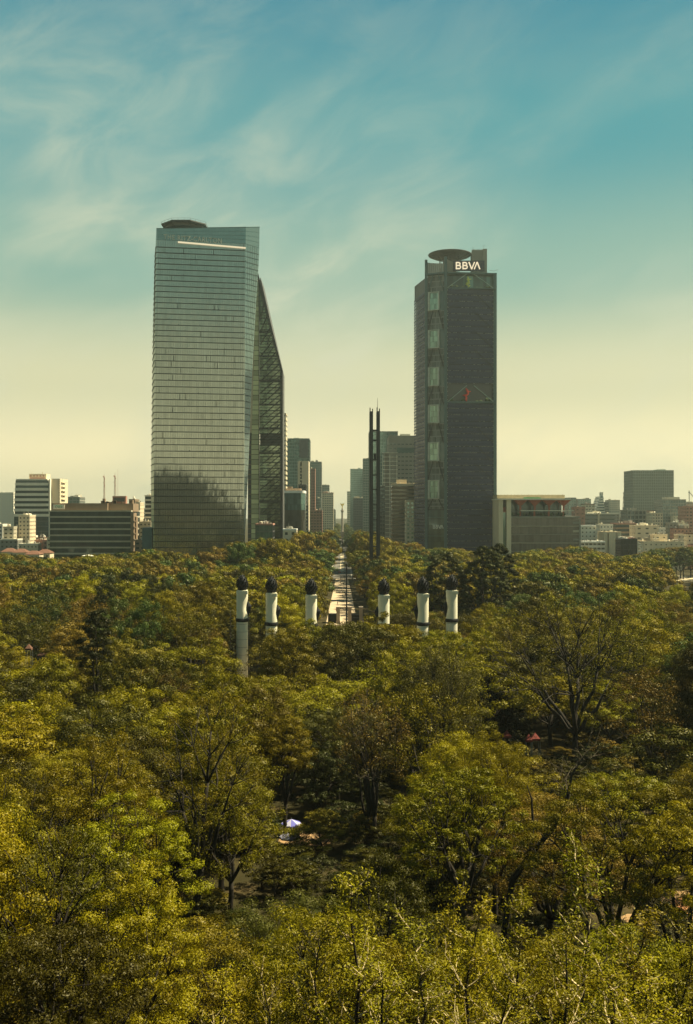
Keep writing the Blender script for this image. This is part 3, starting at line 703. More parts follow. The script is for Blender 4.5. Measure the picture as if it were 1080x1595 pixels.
    for i in range(14):
        a = i * math.pi / 7; b.bar((hx + 5 * math.cos(a), hy + 5 * math.sin(a), hz - 4.6), (hx + 16.4 * math.cos(a), hy + 16.4 * math.sin(a), hz - .5), .3)
    b.lathe([(5.5, ztop), (5.5, hz - 4), (7, hz - 1.5)], 16, hx, hy)
    for a in (.6, 2.2, 3.7, 5.3): b.bar((hx + 9 * math.cos(a), hy + 9 * math.sin(a), ztop), (hx + 11 * math.cos(a), hy + 11 * math.sin(a), hz - 1), .4)
    b.build('helipad', M['dgrey'], root)
    b = MB(); x0, x1 = X(735, 770) - ox, X(758, 770) - ox; zt = Z(389, 770)
    b.box(x0 + .3, x1 - .3, 12.3, 24, ztop, zt - .6)
    for i in range(12): c = x0 + (x1 - x0) * i / 11; b.box(c - .18, c + .18, 12, 12.4, ztop, zt)
    b.box(x0 + 8.5, x1 + .1, 11.9, 24.2, zt - .7, zt); b.box(x1 - 3, x1, 11.8, 24.1, ztop, zt + .2)
    b.bar((x0 + 1, 13, zt), (x0 + 1, 13, zt + 2.4), .15); b.bar((x0 + 9, 13, zt), (x0 + 9.3, 13, zt + 3.2), .15); b.bar((x0 + 9.3, 13, zt + 3.2), (x0 + 10.8, 13, zt + 2.8), .15)
    b.bar((x1 + .5, 3, ztop + 3), (x1 + 4, 2, ztop + 1.9), .2); b.bar((x1 + 4, 2, ztop + 1.9), (x1 + 7.5, 2, ztop + 3.2), .2)
    b.build('plant_tower', M['greyc'], root)
def logo(root, name, p, q, z, h, m):
    """four letters, the last without its crossbar"""
    b = MB(); d = q - p; ln = d.length; d.normalize(); n = Vector((d.y, -d.x, 0)); s = h * .155
    def T(x, y): v = p + d * x; return (v.x, v.y, z + y)
    def st(pts, close=False):
        for i in range(len(pts) - (0 if close else 1)):
            a = T(*pts[i]); c = T(*pts[(i + 1) % len(pts)]); b.bar(a, c, s, s)
    w = ln / 4 * .80; g = ln / 4 * 1.065
    for k in (0, 1):
        x = k * g * .93; hh = h - s; o = s / 2
        def bowl(y0, y1, xr):
            r_ = (y1 - y0) / 2; pts = [(x + o, y0)] + [(x + xr - r_ + r_ * math.cos(a), (y0 + y1) / 2 + r_ * math.sin(a)) for a in [(-.5 + i / 7) * math.pi for i in range(8)]] + [(x + o, y1)]
            st(pts)
        bowl(o, o + hh * .52, w - o); bowl(o + hh * .52, h - o, w * .9 - o); st([(x + o, 0), (x + o, h)])
    x = 2 * g * .93 - s * .2; st([(x, h), (x + w * .52, 0), (x + w * 1.04, h)])
    x = x + w * 1.0; st([(x, 0), (x + w * .52, h), (x + w * 1.04, 0)])
    return b.build(name, m, root)
M['g_garden'] = glassmat('garden_glass', (0.07, 0.13, 0.115), 0.15, 0.3, .2, 1.9)
M['vsteel'] = mat('lighter_teal_steel', (0.22, 0.29, 0.26), 0.5, 0.1)
M['g_core'] = glassmat('dark_core_glass', (0.03, 0.038, 0.045), 0.25, 0.3)
M['g_bay'] = glassmat('mint_bay_glass', (0.24, 0.35, 0.28), 0.12, 0.5, 0.5, 1.5)
M['g_slot'] = glassmat('slotted_grey_panel', (0.14, 0.15, 0.13), 0.5, 0.1, 0.4, 1.6)
M['framec'] = mat('pale_frame_metal', (0.42, 0.43, 0.36), 0.5, 0.1)
M['ledge'] = mat('grey_ledge_metal', (0.23, 0.235, 0.215), 0.5, 0.1)
M['brace_dark'] = mat('dark_brace', (0.016, 0.016, 0.022), 0.6, 0.0)
M['plantm'] = mat('garden_planting', (0.05, 0.08, 0.03), 0.9, var=.4, scale=1)
M['lime'] = mat('lime_sculpture', (0.48, 0.52, 0.10), 0.6)
M['redart'] = mat('red_sculpture', (0.75, 0.06, 0.03), 0.6)
M['navy'] = mat('navy_sign_panel', (0.03, 0.033, 0.055), 0.5)
M['logo_white'] = mat('white_lettering', (0.75, 0.72, 0.62), 0.6)
m = bpy.data.materials.new('lit_lettering'); t = nodes_of(m); e = t.nodes.new('ShaderNodeEmission'); e.inputs[0].default_value = (1, 0.84, 0.55, 1); e.inputs[1].default_value = 0.40
t.links.new(e.outputs[0], t.nodes.new('ShaderNodeOutputMaterial').inputs[0]); M['logo_glow'] = m
bank_tower()

# ------------------------------------------------------------------ twin-slab light stele
def stele():
    Y = 520.0; root = empty('twin_stele', (X(584, Y), Y, 0), 'tall thin pair of dark steel slabs joined by crossbars, beside the avenue', 'monument'); ox = root.location.x
    for a, c, t, yb in ((576.2, 581.6, 634, 2.5), (587.0, 592.2, 634.5, 0.0)):
        b = MB(); x0, x1 = X(a, Y) - ox, X(c, Y) - ox; zt = Z(t, Y)
        b.box(x0, x1, yb + .02, yb + 7, 0, zt - 2); b.box(x0, x0 + .5, yb, yb + 2, 0, zt); b.box(x1 - .5, x1, yb, yb + 1.9, 0, zt - .6); b.box(x0 + .5, x1 - .5, yb - .1, yb + .1, 0, zt - 4, 1)
        b.build('slab', [M['dark'], M['stele']], root)
    x0, x1 = X(581.4, Y) - ox, X(587.2, Y) - ox
    for pz, h in ((670.5, .6), (686.5, .8), (717, .8), (740.5, .6), (763.5, .8), (787, .6), (810.5, .6), (832, .6), (852, .6)):
        b = MB(); z = Z(pz, Y); b.box(x0, x1, .8, 4, z, z + h); b.build('crossbar', M['dark'], root)
    b = MB(); b.box(x0 + .4, x1 - .3, 1, 3.5, Z(716, Y), Z(706, Y)); b.build('service_box', M['bronze'], root)
    b = MB(); x = X(588.6, Y) - ox; b.tube([(x, 3, Z(636, Y)), (x, 3, Z(619, Y))], [.14, .07], 5); b.build('mast', M['dark'], root)
M['stele'] = mat('stele_face', (0.022, 0.024, 0.027), 0.5, 0.0, var=.3, scale=.3, streak=True)
stele()

# ------------------------------------------------------------------ named city blocks, left side
B = block
B('apartment_block', 'pale hazy apartment block farthest along the skyline at the frame edge, dotted with tiny windows', -60, 21, 768, 1300, 40, 'white', 'g_blue', 3.3, 1.0, 2.3, 3.4, 1.9, plant=2)
def banded_office():
    Y = 900.0; root = empty('office_building', (X(49, Y), Y, 0), 'white banded office block with sloping shoulders and a rooftop room lettered in red', 'building'); ox = root.location.x
    zt = Z(748, Y); n = 16; st = zt / n; hw0 = X(76, Y) - X(49, Y)
    def hw(z): return (hw0 - 1.0 * max(0, z - 55) / 20)
    wl = MB()
    for k in range(n):
        z = k * st; a = hw(z); top = k >= 9; t = st * (.52 if top else .25)
        wl.box(-a - (0 if top else 1.2), a, 0, 30, z, z + t, 0 if top else 1)
        g = MB(); g.box(-a + .4 - (0 if top else 1.2), a - .4, .4, 29.6, z + t - .02, z + st + .02, 0, .3 + .4 * ((k * 7) % 5) / 5); g.build('window_band', M['g_dark'] if top else M['g_blue'], root)
    wl.box(-hw(zt) + .5, hw(zt), 0, 30, zt, zt + 1.2); wl.box(-.3, .3, -.05, .6, 0, 9 * st, 2)
    wl.box(-hw0 - 1.6, -hw0 - .1, -.3, .6, 0, zt * .62); wl.box(hw0, hw0 + 1.3, -.3, 30, 0, zt + 1)
    wl.build('wall', [M['white'], M['dgrey'], M['dark']], root)
    sw = MB(); sw.box(hw0 + 1.3, hw0 + 9.2, 4, 30, 0, zt + 1.6)
    for k in range(5): sw.box(hw0 + 9.2, hw0 + 10.4, 8, 20, zt - 2 - k * 4, zt - 1.6 - k * 4); sw.bar((hw0 + 10.3, 8.2, zt - 2 - k * 4), (hw0 + 10.3, 8.2, zt + 1.6 - k * 4), .25)
    sw.build('stair_wall', M['cream'], root)
    r = MB(); a, b = X(42, Y) - ox, X(69, Y) - ox; r.box(a, b, 6, 18, zt + 1.2, zt + 6.2); r.box(a + 1, b - 1, 5.95, 6.05, zt + 1.6, zt + 3, 1)
    for i in range(5): r.box(a + 1 + i * 3, a + 2.4 + i * 3, 5.8, 5.98, zt + 3.4, zt + 5.2, 1)
    r.bar((a + 2, 8, zt + 6), (a + 2, 8, zt + 9), .15); r.bar((b - 4, 8, zt + 6), (b - 4, 8, zt + 8), .5)
    r.build('roof_room', [M['cream'], M['pink']], root)
banded_office()
def wide_office():
    root, hw, h, st = B('office_building', 'long low dark-glass office block with pale horizontal bands and two red masts on its roof', 77, 204, 797, 760, 34, 'concrete', 'g_dark', 5.0, 1.35, 5.0, None, top_solid=0, plant=0)
    ox = root.location.x
    b = MB(); x = X(81, 760) - ox; z = Z(796, 760)
    b.box(x - 1.5, X(166, 760) - ox, 3, 16, z - .5, z + 6.2); b.box(X(160, 760) - ox, X(205, 760) - ox, 6, 26, z - .4, z + 6.0)
    b.build('roof_storey', M['brown'], root)
    b = MB(); x0, x1 = X(81.5, 760) - ox, X(99, 760) - ox; b.box(x0, x1, 2.2, 2.9, Z(793, 760), Z(786, 760)); b.build('roof_sign', M['white'], root)
    g = MB(); zc = Z(789.5, 760)
    for i, (c, rr) in enumerate(((.30, 1.1), (.48, .8), (.62, 1.0), (.75, .7))):
        cx_ = x0 + (x1 - x0) * c; pts = [(cx_ + rr * .7 * math.cos(a), 2.1, zc + rr * math.sin(a)) for a in [(.1 + j * .22) * math.pi for j in range(8)]]; g.tube(pts, .17, 4)
    g.build('lettering', M['signgreen'], root)
    b = MB(); r = random.Random(8)
    for i in range(9):
        a = X(r.uniform(150, 200), 760) - ox; w = r.uniform(1, 4); b.box(a, a + w, 8, 12, z + 5.5, z + 5.5 + r.uniform(1.5, 4.5))
    b.box(X(171, 760) - ox, X(192, 760) - ox, 9, 14, z + 5, z + 12.0, 1); b.box(X(173, 760) - ox, X(190, 760) - ox, 8.8, 9.1, z + 7.5, z + 10.5, 2)
    b.build('roof_plant_room', [M['brown'], M['pink'], M['dgrey']], root)
    e = MB(); e.box(hw, hw + 2.4, -1.0, 10, 0, h - 1); e.box(hw + 2.4, hw + 3.6, 3, 9, 0, h - 4)
    for k in range(9): e.box(hw - .1, hw + 3.2, -1.3, 2, k * st + 1.8, k * st + 2.6)
    e.build('stair_tower', M['brown'], root)
    return z
M['signgreen'] = mat('green_sign_paint', (0.03, 0.20, 0.07), 0.6)
zroof = wide_office() + 6
def mast(px, Y, z0, pyt, label, w=1.0, grp='red and white masts on the dark office roof'):
    root = empty('radio_mast', (X(px, Y), Y + 10, z0), label, 'mast', grp); h = Z(pyt, Y) - z0; b = MB()
    for sx, sy in ((-1, -1), (1, -1), (1, 1), (-1, 1)): b.bar((sx * w / 2, sy * w / 2, 0), (sx * w * .2, sy * w * .2, h * .9), .12)
    n = 9
    for k in range(n):
        z = h * .9 * k / n; z2 = h * .9 * (k + 1) / n; a = w / 2 * (1 - .6 * k / n); b.bar((-a, -a, z), (a, -a, z2), .1); b.bar((a, -a, z), (-a, -a, z2), .1); b.bar((-a, -a, z), (a, -a, z), .12)
    b.bar((0, 0, h * .88), (0, 0, h), .12); b.build('lattice', M['mastred'], root)
    d = MB()
    for q, s in ((.9, 1.1), (.82, .8), (.7, .7), (.6, .8)): d.lathe([(.1, h * q - s / 2), (s * .5, h * q - s / 3), (s * .5, h * q + s / 3), (.1, h * q + s / 2)], 8, (-1) ** int(q * 10) * w * .35, -.4)
    d.build('dish', M['pink'], root)
M['mastred'] = mat('red_mast_paint', (0.30, 0.13, 0.09), 0.7, var=.3, scale=.3)
mast(157.5, 760, zroof, 737, 'red lattice mast standing alone on the long dark office roof', 1.1)
mast(174.5, 760, zroof, 736, 'thicker dish-hung red lattice mast by the pink rooftop box of the long dark office', 1.6)
b = MB(); b.tube([(0, 0, 0), (0, 0, Z(730, 760) - zroof)], [.12, .06], 5); tag(b.build('antenna_pole', M['mastred'], loc=(X(178.5, 760), 771, zroof)), 'hair-thin plain pole beside the thicker red mast', 'pole')
B('apartment_block', 'cream apartment block with balconies in front of the white banded office', 29, 46, 804, 800, 16, 'cream', 'g_brown', 3.2, 1.1, 2.3, 3.0, 1.6, plant=2)
B('apartment_block', 'low grey-white flats beside the cream balcony block', 5, 21, 822, 790, 14, 'concrete', 'g_brown', 3.2, 1.0, 2.3, 3.6, 2.0, plant=1)
B('apartment_block', 'low white flats cut by the frame edge', -14, 4, 818, 820, 14, 'white', 'g_brown', 3.2, 1.0, 2.3, 3.6, 2.0, plant=1)
B('office_building', 'small grey-green block with stepped roof rooms behind the long dark office', 92, 124, 775, 1150, 24, 'greyc', 'g_teal', 3.6, 1.2, 2.8, 4, .8, plant=3)
B('office_building', 'narrow brown slab behind the stair end of the long dark office', 201, 210, 779, 900, 18, 'brown', 'g_dark', 3.4, 1.2, 2.5, 4, 2, plant=1)
B('office_building', 'narrow cream slab beside the brown one near the hotel tower', 211.5, 218, 784, 880, 18, 'cream', 'g_brown', 3.4, 1.2, 2.4, 5, 3, plant=0)
B('office_building', 'small striped black and white block touching the hotel tower', 225.5, 238, 773, 800, 20, 'white', 'g_dark', 3.7, 1.2, 3.5, None, plant=1)
B('apartment_block', 'cream low block at the foot of the striped one', 217, 235, 814, 790, 16, 'cream', 'g_brown', 3.2, 1.1, 2.2, 3, 1.8, plant=1)
B('apartment_block', 'squat brown block in the trees at the end of the long dark office', 210, 227, 843, 700, 14, 'brown', 'g_dark', 3.4, 1.0, 2.4, 4, 1.6, plant=1)
B('office_building', 'small dark glass pavilion with pink roof between the two left towers', 398, 425, 818, 590, 16, 'dgrey', 'g_teal', 4.0, .5, 3.7, 3, .3, roof='pink', plant=2)

# ------------------------------------------------------------------ avenue blocks
B('residential_tower', 'slender beige tower with white balconies right against the wedge tower', 436, 445.6, 645, 905, 22, 'cream', 'g_brown', 4.6, 2.2, 4.2, None, plant=0)
def notch_tower():
    root, hw, h, st = B('glass_tower', 'hazy grey-green glass tower with a notched corner, above the avenue trees', 444, 482, 684, 1150, 40, 'glassframe', 'g_teal', 3.9, .5, 3.6, 3.0, .35, plant=1)
    b = MB(); b.box(hw - 12, hw + .4, -.4, 10, h - 22, h - 20.5); b.box(hw - 12, hw - 1.5, -.5, .0, h - 20.5, h - 1); b.build('corner_screen', M['dgrey'], root)
M['glassframe'] = mat('green_grey_mullion', (0.16, 0.20, 0.17), 0.6)
notch_tower()
def cream_slab():
    Y = 1000; root = empty('residential_tower', (X(472.5, Y), Y, 0), 'cream blind-walled slab with one dark vertical slot, in front of the grey-green tower', 'tower'); ox = root.location.x
    b = MB(); z = Z(718, Y); b.box(X(464, Y) - ox, X(467.6, Y) - ox, 0, 26, 0, z); b.box(X(470.3, Y) - ox, X(481, Y) - ox, 0, 26, 0, z); b.box(X(467.6, Y) - ox, X(470.3, Y) - ox, 1.2, 25, 0, z - .5, 1)
    for k in range(28): b.box(X(467.6, Y) - ox, X(469.2 + (k % 2), Y) - ox, .6, 1.2, 5 + k * 3.3, 6.4 + k * 3.3, 0)
    b.build('wall', [M['cream'], M['g_dark']], root)
cream_slab()
def curved_dark():
    Y = 850; root = empty('office_building', (X(460, Y), Y, 0), 'dark glass block with a bright white curved roof edge, left of the avenue', 'building'); ox = root.location.x
    def prof(i):
        pts = [(X(444, Y) - ox - 4, 0), (X(469, Y) - ox, 0)]
        for a in range(1, 7): t = a / 6 * math.pi / 2; pts.append((X(469, Y) - ox + 3.6 * math.sin(t), 4 - 4 * math.cos(t)))
        return pts + [(X(475, Y) - ox, 28), (X(444, Y) - ox - 4, 28)]
    zt = Z(768, Y); n = 13; st = zt / n; r = random.Random(3); P = prof(0)
    for k in range(n):
        g = MB(); z = k * st
        for i in range(len(P)):
            p, q = P[i], P[(i + 1) % len(P)]; m_ = max(1, int(math.hypot(q[0] - p[0], q[1] - p[1]) / 1.6))
            for j in range(m_):
                a = (p[0] + (q[0] - p[0]) * j / m_, p[1] + (q[1] - p[1]) * j / m_); c = (p[0] + (q[0] - p[0]) * (j + 1) / m_, p[1] + (q[1] - p[1]) * (j + 1) / m_)
                quad(g, (*a, z), (*c, z), (*c, z + st - .2), (*a, z + st - .2), 0, r.random())
                quad(g, (*a, z + st - .2), (*c, z + st - .2), (*c, z + st), (*a, z + st), 1, .5)
        g.build('window_band', [M['g_brown'] if k < n - 3 else M['g_teal'], M['dark']], root)
    b = MB(); cx_ = sum(p[0] for p in P) / len(P); b.prism([(cx_ + (x - cx_) * 1.02, y - .4) for x, y in P], zt, zt + 2.2); b.build('roof_edge', M['brightwhite'], root)
    b = MB(); b.box(X(444, Y) - ox, X(468, Y) - ox, 8, 22, zt + 2.2, zt + 4.4); b.box(X(447, Y) - ox, X(454, Y) - ox, 9, 18, zt + 4.4, zt + 6); b.build('roof_plant_room', M['brown'], root)
M['brightwhite'] = mat('bright_white_metal', (0.82, 0.80, 0.72), 0.5, var=.04)
curved_dark()
B('office_building', 'dark green-black slab rising behind the curved white-edged roof', 465, 477, 756, 960, 20, 'dgrey', 'g_dark', 3.7, .8, 3.2, 3, .5, plant=0)
B('office_building', 'narrow dark block with pale window dots below the cream slab', 475, 480, 789, 905, 16, 'dgrey', 'g_pale', 3.5, 1.2, 2.6, 2.5, 1.2, plant=0)
B('apartment_block', 'thin tan balcony block at the avenue edge behind the cream slab', 481.5, 491, 731, 1250, 24, 'pink', 'g_brown', 3.6, 1.4, 2.6, 4.0, 1.4, plant=1)
B('glass_tower', 'hazy stepped-top tower with a pale glass crown beyond the tan balcony block', 483, 501, 720, 1500, 34, 'greyc', 'g_teal', 3.8, .9, 3.3, 3.2, .8, plant=2)
B('office_building', 'faint grey block stepped down toward the gap in the skyline', 499, 513, 756, 1900, 40, 'greyc', 'g_teal', 4.0, 1, 3, 4, 1, plant=1)
B('office_building', 'beige windowed block with pinkish top, last before the gap over the avenue', 502, 519.5, 768, 1600, 36, 'cream', 'g_brown', 3.8, 1.3, 2.8, 3.6, 1.6, roof='pink', plant=3)
B('office_building', 'small teal glass block among beige ones left of the avenue', 491, 500, 777, 1350, 24, 'glassframe', 'g_teal', 3.8, .6, 3.4, 3, .4, plant=1)
B('apartment_block', 'plain pale beige block under the tan balcony one', 484, 502, 796, 1180, 20, 'pink', 'g_brown', 3.5, 1.3, 2.5, 3.4, 1.5, plant=1)
B('pavilion', 'low beige hall with white roof edge at the foot of the avenue towers', 441, 462, 826, 640, 12, 'cream', 'g_dark', 4.5, 1.4, 3.2, 5, 2.6, roof='brightwhite', plant=1)
B('glass_tower', 'slim teal glass tower alone beside the gap over the avenue', 546, 565.5, 731, 1850, 40, 'glassframe', 'g_teal', 3.8, .5, 3.4, 3, .35, plant=1)
B('office_building', 'low beige hazy block in front of the slim teal tower', 541, 550, 766, 2000, 40, 'cream', 'g_teal', 3.8, 1.2, 2.9, 4, 1.2, plant=1)
B('office_building', 'dark bluish front block with beige penthouse right of the avenue', 550.5, 566.5, 776, 1500, 30, 'dgrey', 'g_blue', 3.8, .8, 3.2, 2.6, .8, roof='cream', plant=3)
B('glass_tower', 'grey-green ribbed tower half hidden by the twin stele', 566, 578.5, 715, 1400, 36, 'greyc', 'g_teal', 3.8, .7, 3.3, 2.6, 1.0, plant=1)
B('glass_tower', 'tall plain grey-teal tower directly behind the twin stele', 575.5, 620, 673, 1120, 40, 'glassframe', 'g_teal', 3.9, .4, 3.7, 3.2, .3, plant=2)
def grey_big():
    root, hw, h, st = B('office_building', 'broad grey office tower with rows of slots and white stair rails at its corner', 606, 668, 680, 960, 44, 'greyc', 'g_blue', 4.2, 2.0, 3.1, 4.0, 1.3, top_solid=6, plant=2)
    b = MB(); b.box(-hw - 4, -hw, 2, 20, 0, h - 16, 1)
    for k in range(int((h - 18) / 4.2)): b.box(-hw - 6.4, -hw + 9, -.9, 1.0, 6 + k * 4.2, 6.5 + k * 4.2)
    for i in range(3): b.box(-hw - 6.3 + i * 7, -hw - 5.8 + i * 7, -.8, -.4, 0, h - 18)
    b.build('stair_rails', [M['white'], M['greyc']], root)
    g = MB(); g.box(-hw + 8, hw + .1, -.15, 3, h - 16, h - 11, 0, .7); g.build('sky_lobby', M['g_teal'], root)
grey_big()
B('office_building', 'brown banded block with a beige rooftop box, low beside the bank tower', 611, 650, 755, 850, 26, 'brown', 'g_brown', 3.5, 1.5, 3.2, None, roof='cream', plant=0)
b = MB(); b.box(X(619, 850), X(634.5, 850), 855, 866, Z(755, 850), Z(746.5, 850)); b.box(X(611, 850), X(650, 850), 849.5, 852, Z(757, 850), Z(753.4, 850))
tag(b.build('rooftop_room', M['cream']), 'beige rooftop box on the brown banded block', 'rooftop room')
B('apartment_block', 'narrow beige flats squeezed between the brown block and bank tower', 633, 646, 781, 800, 18, 'cream', 'g_teal', 3.5, 1.0, 2.8, 4, 1.7, plant=0)
B('office_building', 'thin dark slab just right of the twin stele', 592, 600, 759, 900, 20, 'dgrey', 'g_dark', 3.7, .8, 3.2, 3, .5, plant=0)

# ------------------------------------------------------------------ right side
def terrace_block():
    Y = 720.0; root = empty('office_building', (X(850, Y), Y, 0), 'long grey office block with a rooftop terrace of red funnel-shaped canopies, beside the bank tower', 'building'); ox = root.location.x
    def x(p): return X(p, Y) - ox
    zt = Z(806, Y); n = 7; st = zt / n
    for k in range(n):
        g = MB(); z = k * st; r = random.Random(k)
        m_ = 44
        for i in range(m_):
            a, c = x(796.5) + (x(902) - x(796.5)) * i / m_, x(796.5) + (x(902) - x(796.5)) * (i + 1) / m_; quad(g, (a, .4, z), (c, .4, z), (c, .4, z + st), (a, .4, z + st), 0, r.random())
            if i % 2: g.box(a - .07, a + .07, .25, .4, z, z + st, 1)
        quad(g, (x(902), .4, z), (x(902), 30, z), (x(902), 30, z + st), (x(902), .4, z + st), 0, .5); quad(g, (x(797), 30, z), (x(797), .4, z), (x(797), .4, z + st), (x(797), 30, z + st), 0, .5)
        g.build('window_band', [M['g_brownf'], M['dgrey']], root)
        b = MB(); b.box(x(796.3), x(903), 0, 30, z + st - .5, z + st - .05); b.box(x(893), x(903), -.2, 4, z + 1.5, z + 3.0) ; b.build('spandrel', M['concrete'] if k % 2 else M['greyc'], root)
    b = MB(); b.box(x(902.2), x(905), -.3, 30.2, 0, zt - 1); b.box(x(796), x(904), -.1, 30.1, zt - .04, zt + .9); b.box(x(802), x(898), 6, 29, 0, zt); b.build('wall', M['greyc'], root)
    for a, c in ((777, 783.3), (789, 796)):
        b = MB(); b.box(x(a), x(c), -2, 30, 0, Z(778, Y)); b.build('pylon', M['cream'], root)
    b = MB(); b.box(x(783.4), x(788.9), 1, 28, 0, Z(798, Y), 0, .6); b.box(x(783.4), x(788.9), .8, 28, Z(798, Y), Z(790, Y), 1); b.build('recess_glazing', [M['g_teal'], M['red']], root)
    b = MB(); b.box(x(776), x(888), -3, 31, Z(778.6, Y), Z(776.6, Y)); b.build('roof_slab', M['white'], root)
    b = MB(); b.box(x(777), x(884), 8, 28, Z(776.6, Y), Z(770.5, Y)); b.box(x(819), x(846), 7.7, 8, Z(776, Y), Z(774.6, Y), 1)
    for i in range(20): b.bar((x(778 + i * 5.4), 8.3, Z(770.5, Y)), (x(778 + i * 5.4), 8.3, Z(769, Y)), .12)
    b.build('upper_storey', [M['creamd'], M['signgreen']], root)
    b = MB(); b.box(x(797), x(880), 10, 28, zt + .9, Z(778.6, Y), 0, .4)
    for c in (813, 830, 850, 870): b.box(x(c), x(c + .5), 2.5, 3, Z(795, Y), Z(778.6, Y), 1)
    b.build('terrace_glazing', [M['g_dark'], M['steel']], root)
    b = MB(); b.box(x(811), x(894), -.8, 7, Z(796, Y), Z(794.9, Y)); b.build('terrace_ledge', M['white'], root)
    for c in (811, 833.5, 856, 878.5):
        b = MB(); zs, zh = Z(795, Y), Z(779, Y); xc = x(c); ww = x(c + 10.5) - xc
        lo, hi = .65, ww
        v = [(xc - lo, 0, zs), (xc + lo, 0, zs), (xc + lo, 1.2, zs), (xc - lo, 1.2, zs)]; zm = zs + (zh - zs) * .45
        v += [(xc - lo, 0, zm), (xc + lo, 0, zm), (xc + lo, 1.2, zm), (xc - lo, 1.2, zm)]
        v += [(xc - hi, -2, zh), (xc + hi, -2, zh), (xc + hi, 6, zh), (xc - hi, 6, zh)]
        b.add(v, [(0, 1, 5, 4), (1, 2, 6, 5), (2, 3, 7, 6), (3, 0, 4, 7), (4, 5, 9, 8), (5, 6, 10, 9), (6, 7, 11, 10), (7, 4, 8, 11), (8, 9, 10, 11)])
        b.box(xc - lo, xc + lo, 1.4, 2.4, zt + .9, zs - .6)
        b.build('funnel_canopy', M['red'], root)
    b = MB(); r = random.Random(6)
    for i in range(16): c = r.uniform(800, 895); b.lathe([(.2, zt + .9), (1.2, zt + 2), (.9, zt + 3.0), (.1, zt + 3.8)], 7, x(c), r.uniform(1, 5))
    b.build('terrace_planting', M['plantm'], root)
M['g_brownf'] = glassmat('brown_grey_facade_glass', (0.13, 0.125, 0.11), 0.2, 0.4, .7, 1.3)
M['creamd'] = mat('ochre_render', (0.34, 0.29, 0.18), 0.85)
terrace_block()
B('office_building', 'grey hazy block peeping over the red-canopy terrace block', 886, 898, 776, 1500, 30, 'greyc', 'g_teal', 3.8, 1, 3, 4, 1, plant=0)
B('office_building', 'low faint grey pair of blocks right of the red-canopy terrace', 901, 921, 778, 1700, 30, 'greyc', 'g_teal', 3.8, 1, 3, 4, 1, plant=3)
def pyramid_block():
    Y = 1300; root = empty('office_building', (X(936, Y), Y, 0), 'stepped pyramid-like white and dark banded block on the right skyline', 'building'); ox = root.location.x
    w = MB(); 
    for k in range(7):
        z = 44 + k * 3.6; a = X(927 + k * 1.5, Y) - ox; c = X(942.5, Y) - ox
        w.box(a, c, k * .8, 30, z, z + 1.6); g = MB(); g.box(a + .5, c - .5, k * .8 + .6, 29, z + 1.6, z + 3.6); g.build('window_band', M['g_blue'], root)
    w.box(X(925, Y) - ox, X(943, Y) - ox, -.3, 30.3, 0, 44); w.box(X(939, Y) - ox, X(942.5, Y) - ox, 8, 16, 60, 75); w.build('wall', M['white'], root)
pyramid_block()
B('office_building', 'dark narrow slab attached behind the stepped pyramid block', 943, 949, 783, 1400, 24, 'greyc', 'g_dark', 3.8, 1, 3, 4, 1, plant=0)
B('apartment_block', 'faint blue-grey windowed block between pyramid block and lattice mast', 950, 966, 779.5, 1700, 30, 'concrete', 'g_blue', 3.6, 1.2, 2.6, 3.5, 1.4, plant=1)
def lattice_mast(px, Y, pyt, label):
    root = empty('radio_mast', (X(px, Y), Y, 0), label, 'mast'); h = Z(pyt, Y); b = MB(); w = 5
    for sx, sy in ((-1, -1), (1, -1), (1, 1), (-1, 1)): b.bar((sx * w, sy * w, 0), (sx * w * .3, sy * w * .3, h * .86), .7)
    n = 12
    for k in range(n):
        z = h * .86 * k / n; z2 = h * .86 * (k + 1) / n; a = w * (1 - .7 * k / n); b.bar((-a, -a, z), (a, -a, z2), .4); b.bar((a, -a, z), (-a, -a, z2), .4); b.bar((-a, -a, z), (a, -a, z), .5)
    for q in (.7, .78, .86): b.lathe([(.5, h * q - 1), (3.2, h * q - 1), (3.2, h * q + .6), (.5, h * q + .6)], 10)
    b.bar((0, 0, h * .8), (0, 0, h), .6); b.build('lattice', M['greyc'], root)
lattice_mast(974, 1500, 755, 'pale lattice telecom mast left of the lone dark glass tower')
B('glass_tower', 'wide plain dark grey-green glass tower, alone above the low roofs', 987, 1050, 733.5, 1350, 46, 'glassframe', 'g_grey', 3.9, .4, 3.7, 2.6, .5, plant=2)
B('office_building', 'grey-blue glass block with a pale corner and set-back roof storey near the frame edge', 1033, 1069, 779, 1150, 34, 'greyc', 'g_blue', 3.8, .5, 3.5, 3, .4, plant=0)
b = MB(); b.box(X(1042, 1150), X(1062, 1150), 1156, 1175, Z(779, 1150), Z(774, 1150)); tag(b.build('rooftop_room', M['concrete']), 'pale set-back storey on the grey-blue glass block roof', 'rooftop room')
B('apartment_block', 'cream narrow-windowed block between the two glass blocks', 1017, 1033, 800, 1050, 22, 'cream', 'g_brown', 3.4, 1.0, 2.5, 3, 1.5, plant=1)
B('office_building', 'open-framed grey block with deep square bays under the dark glass tower', 977, 1008, 795.5, 1080, 26, 'greyc', 'g_dark', 4.8, .9, 4.2, 4.6, .9, plant=2, set_=1.2)
B('office_building', 'long pale-grey banded block with a cream vertical pier', 905, 958, 801, 1000, 26, 'greyc', 'g_grey', 4.2, 2.2, 3.8, None, roof='white', plant=2)
b = MB(); b.box(X(931.5, 1000), X(934, 1000), 999, 1002, 0, Z(799, 1000)); tag(b.build('wall_pier', M['cream']), 'cream vertical pier on the long pale-grey banded block', 'pier')
B('house', 'rust-pink walled block behind the red-canopy terrace block', 896, 912, 791, 930, 14, 'pink', 'g_brown', 4, 1.6, 2.6, 6, 3, plant=0)
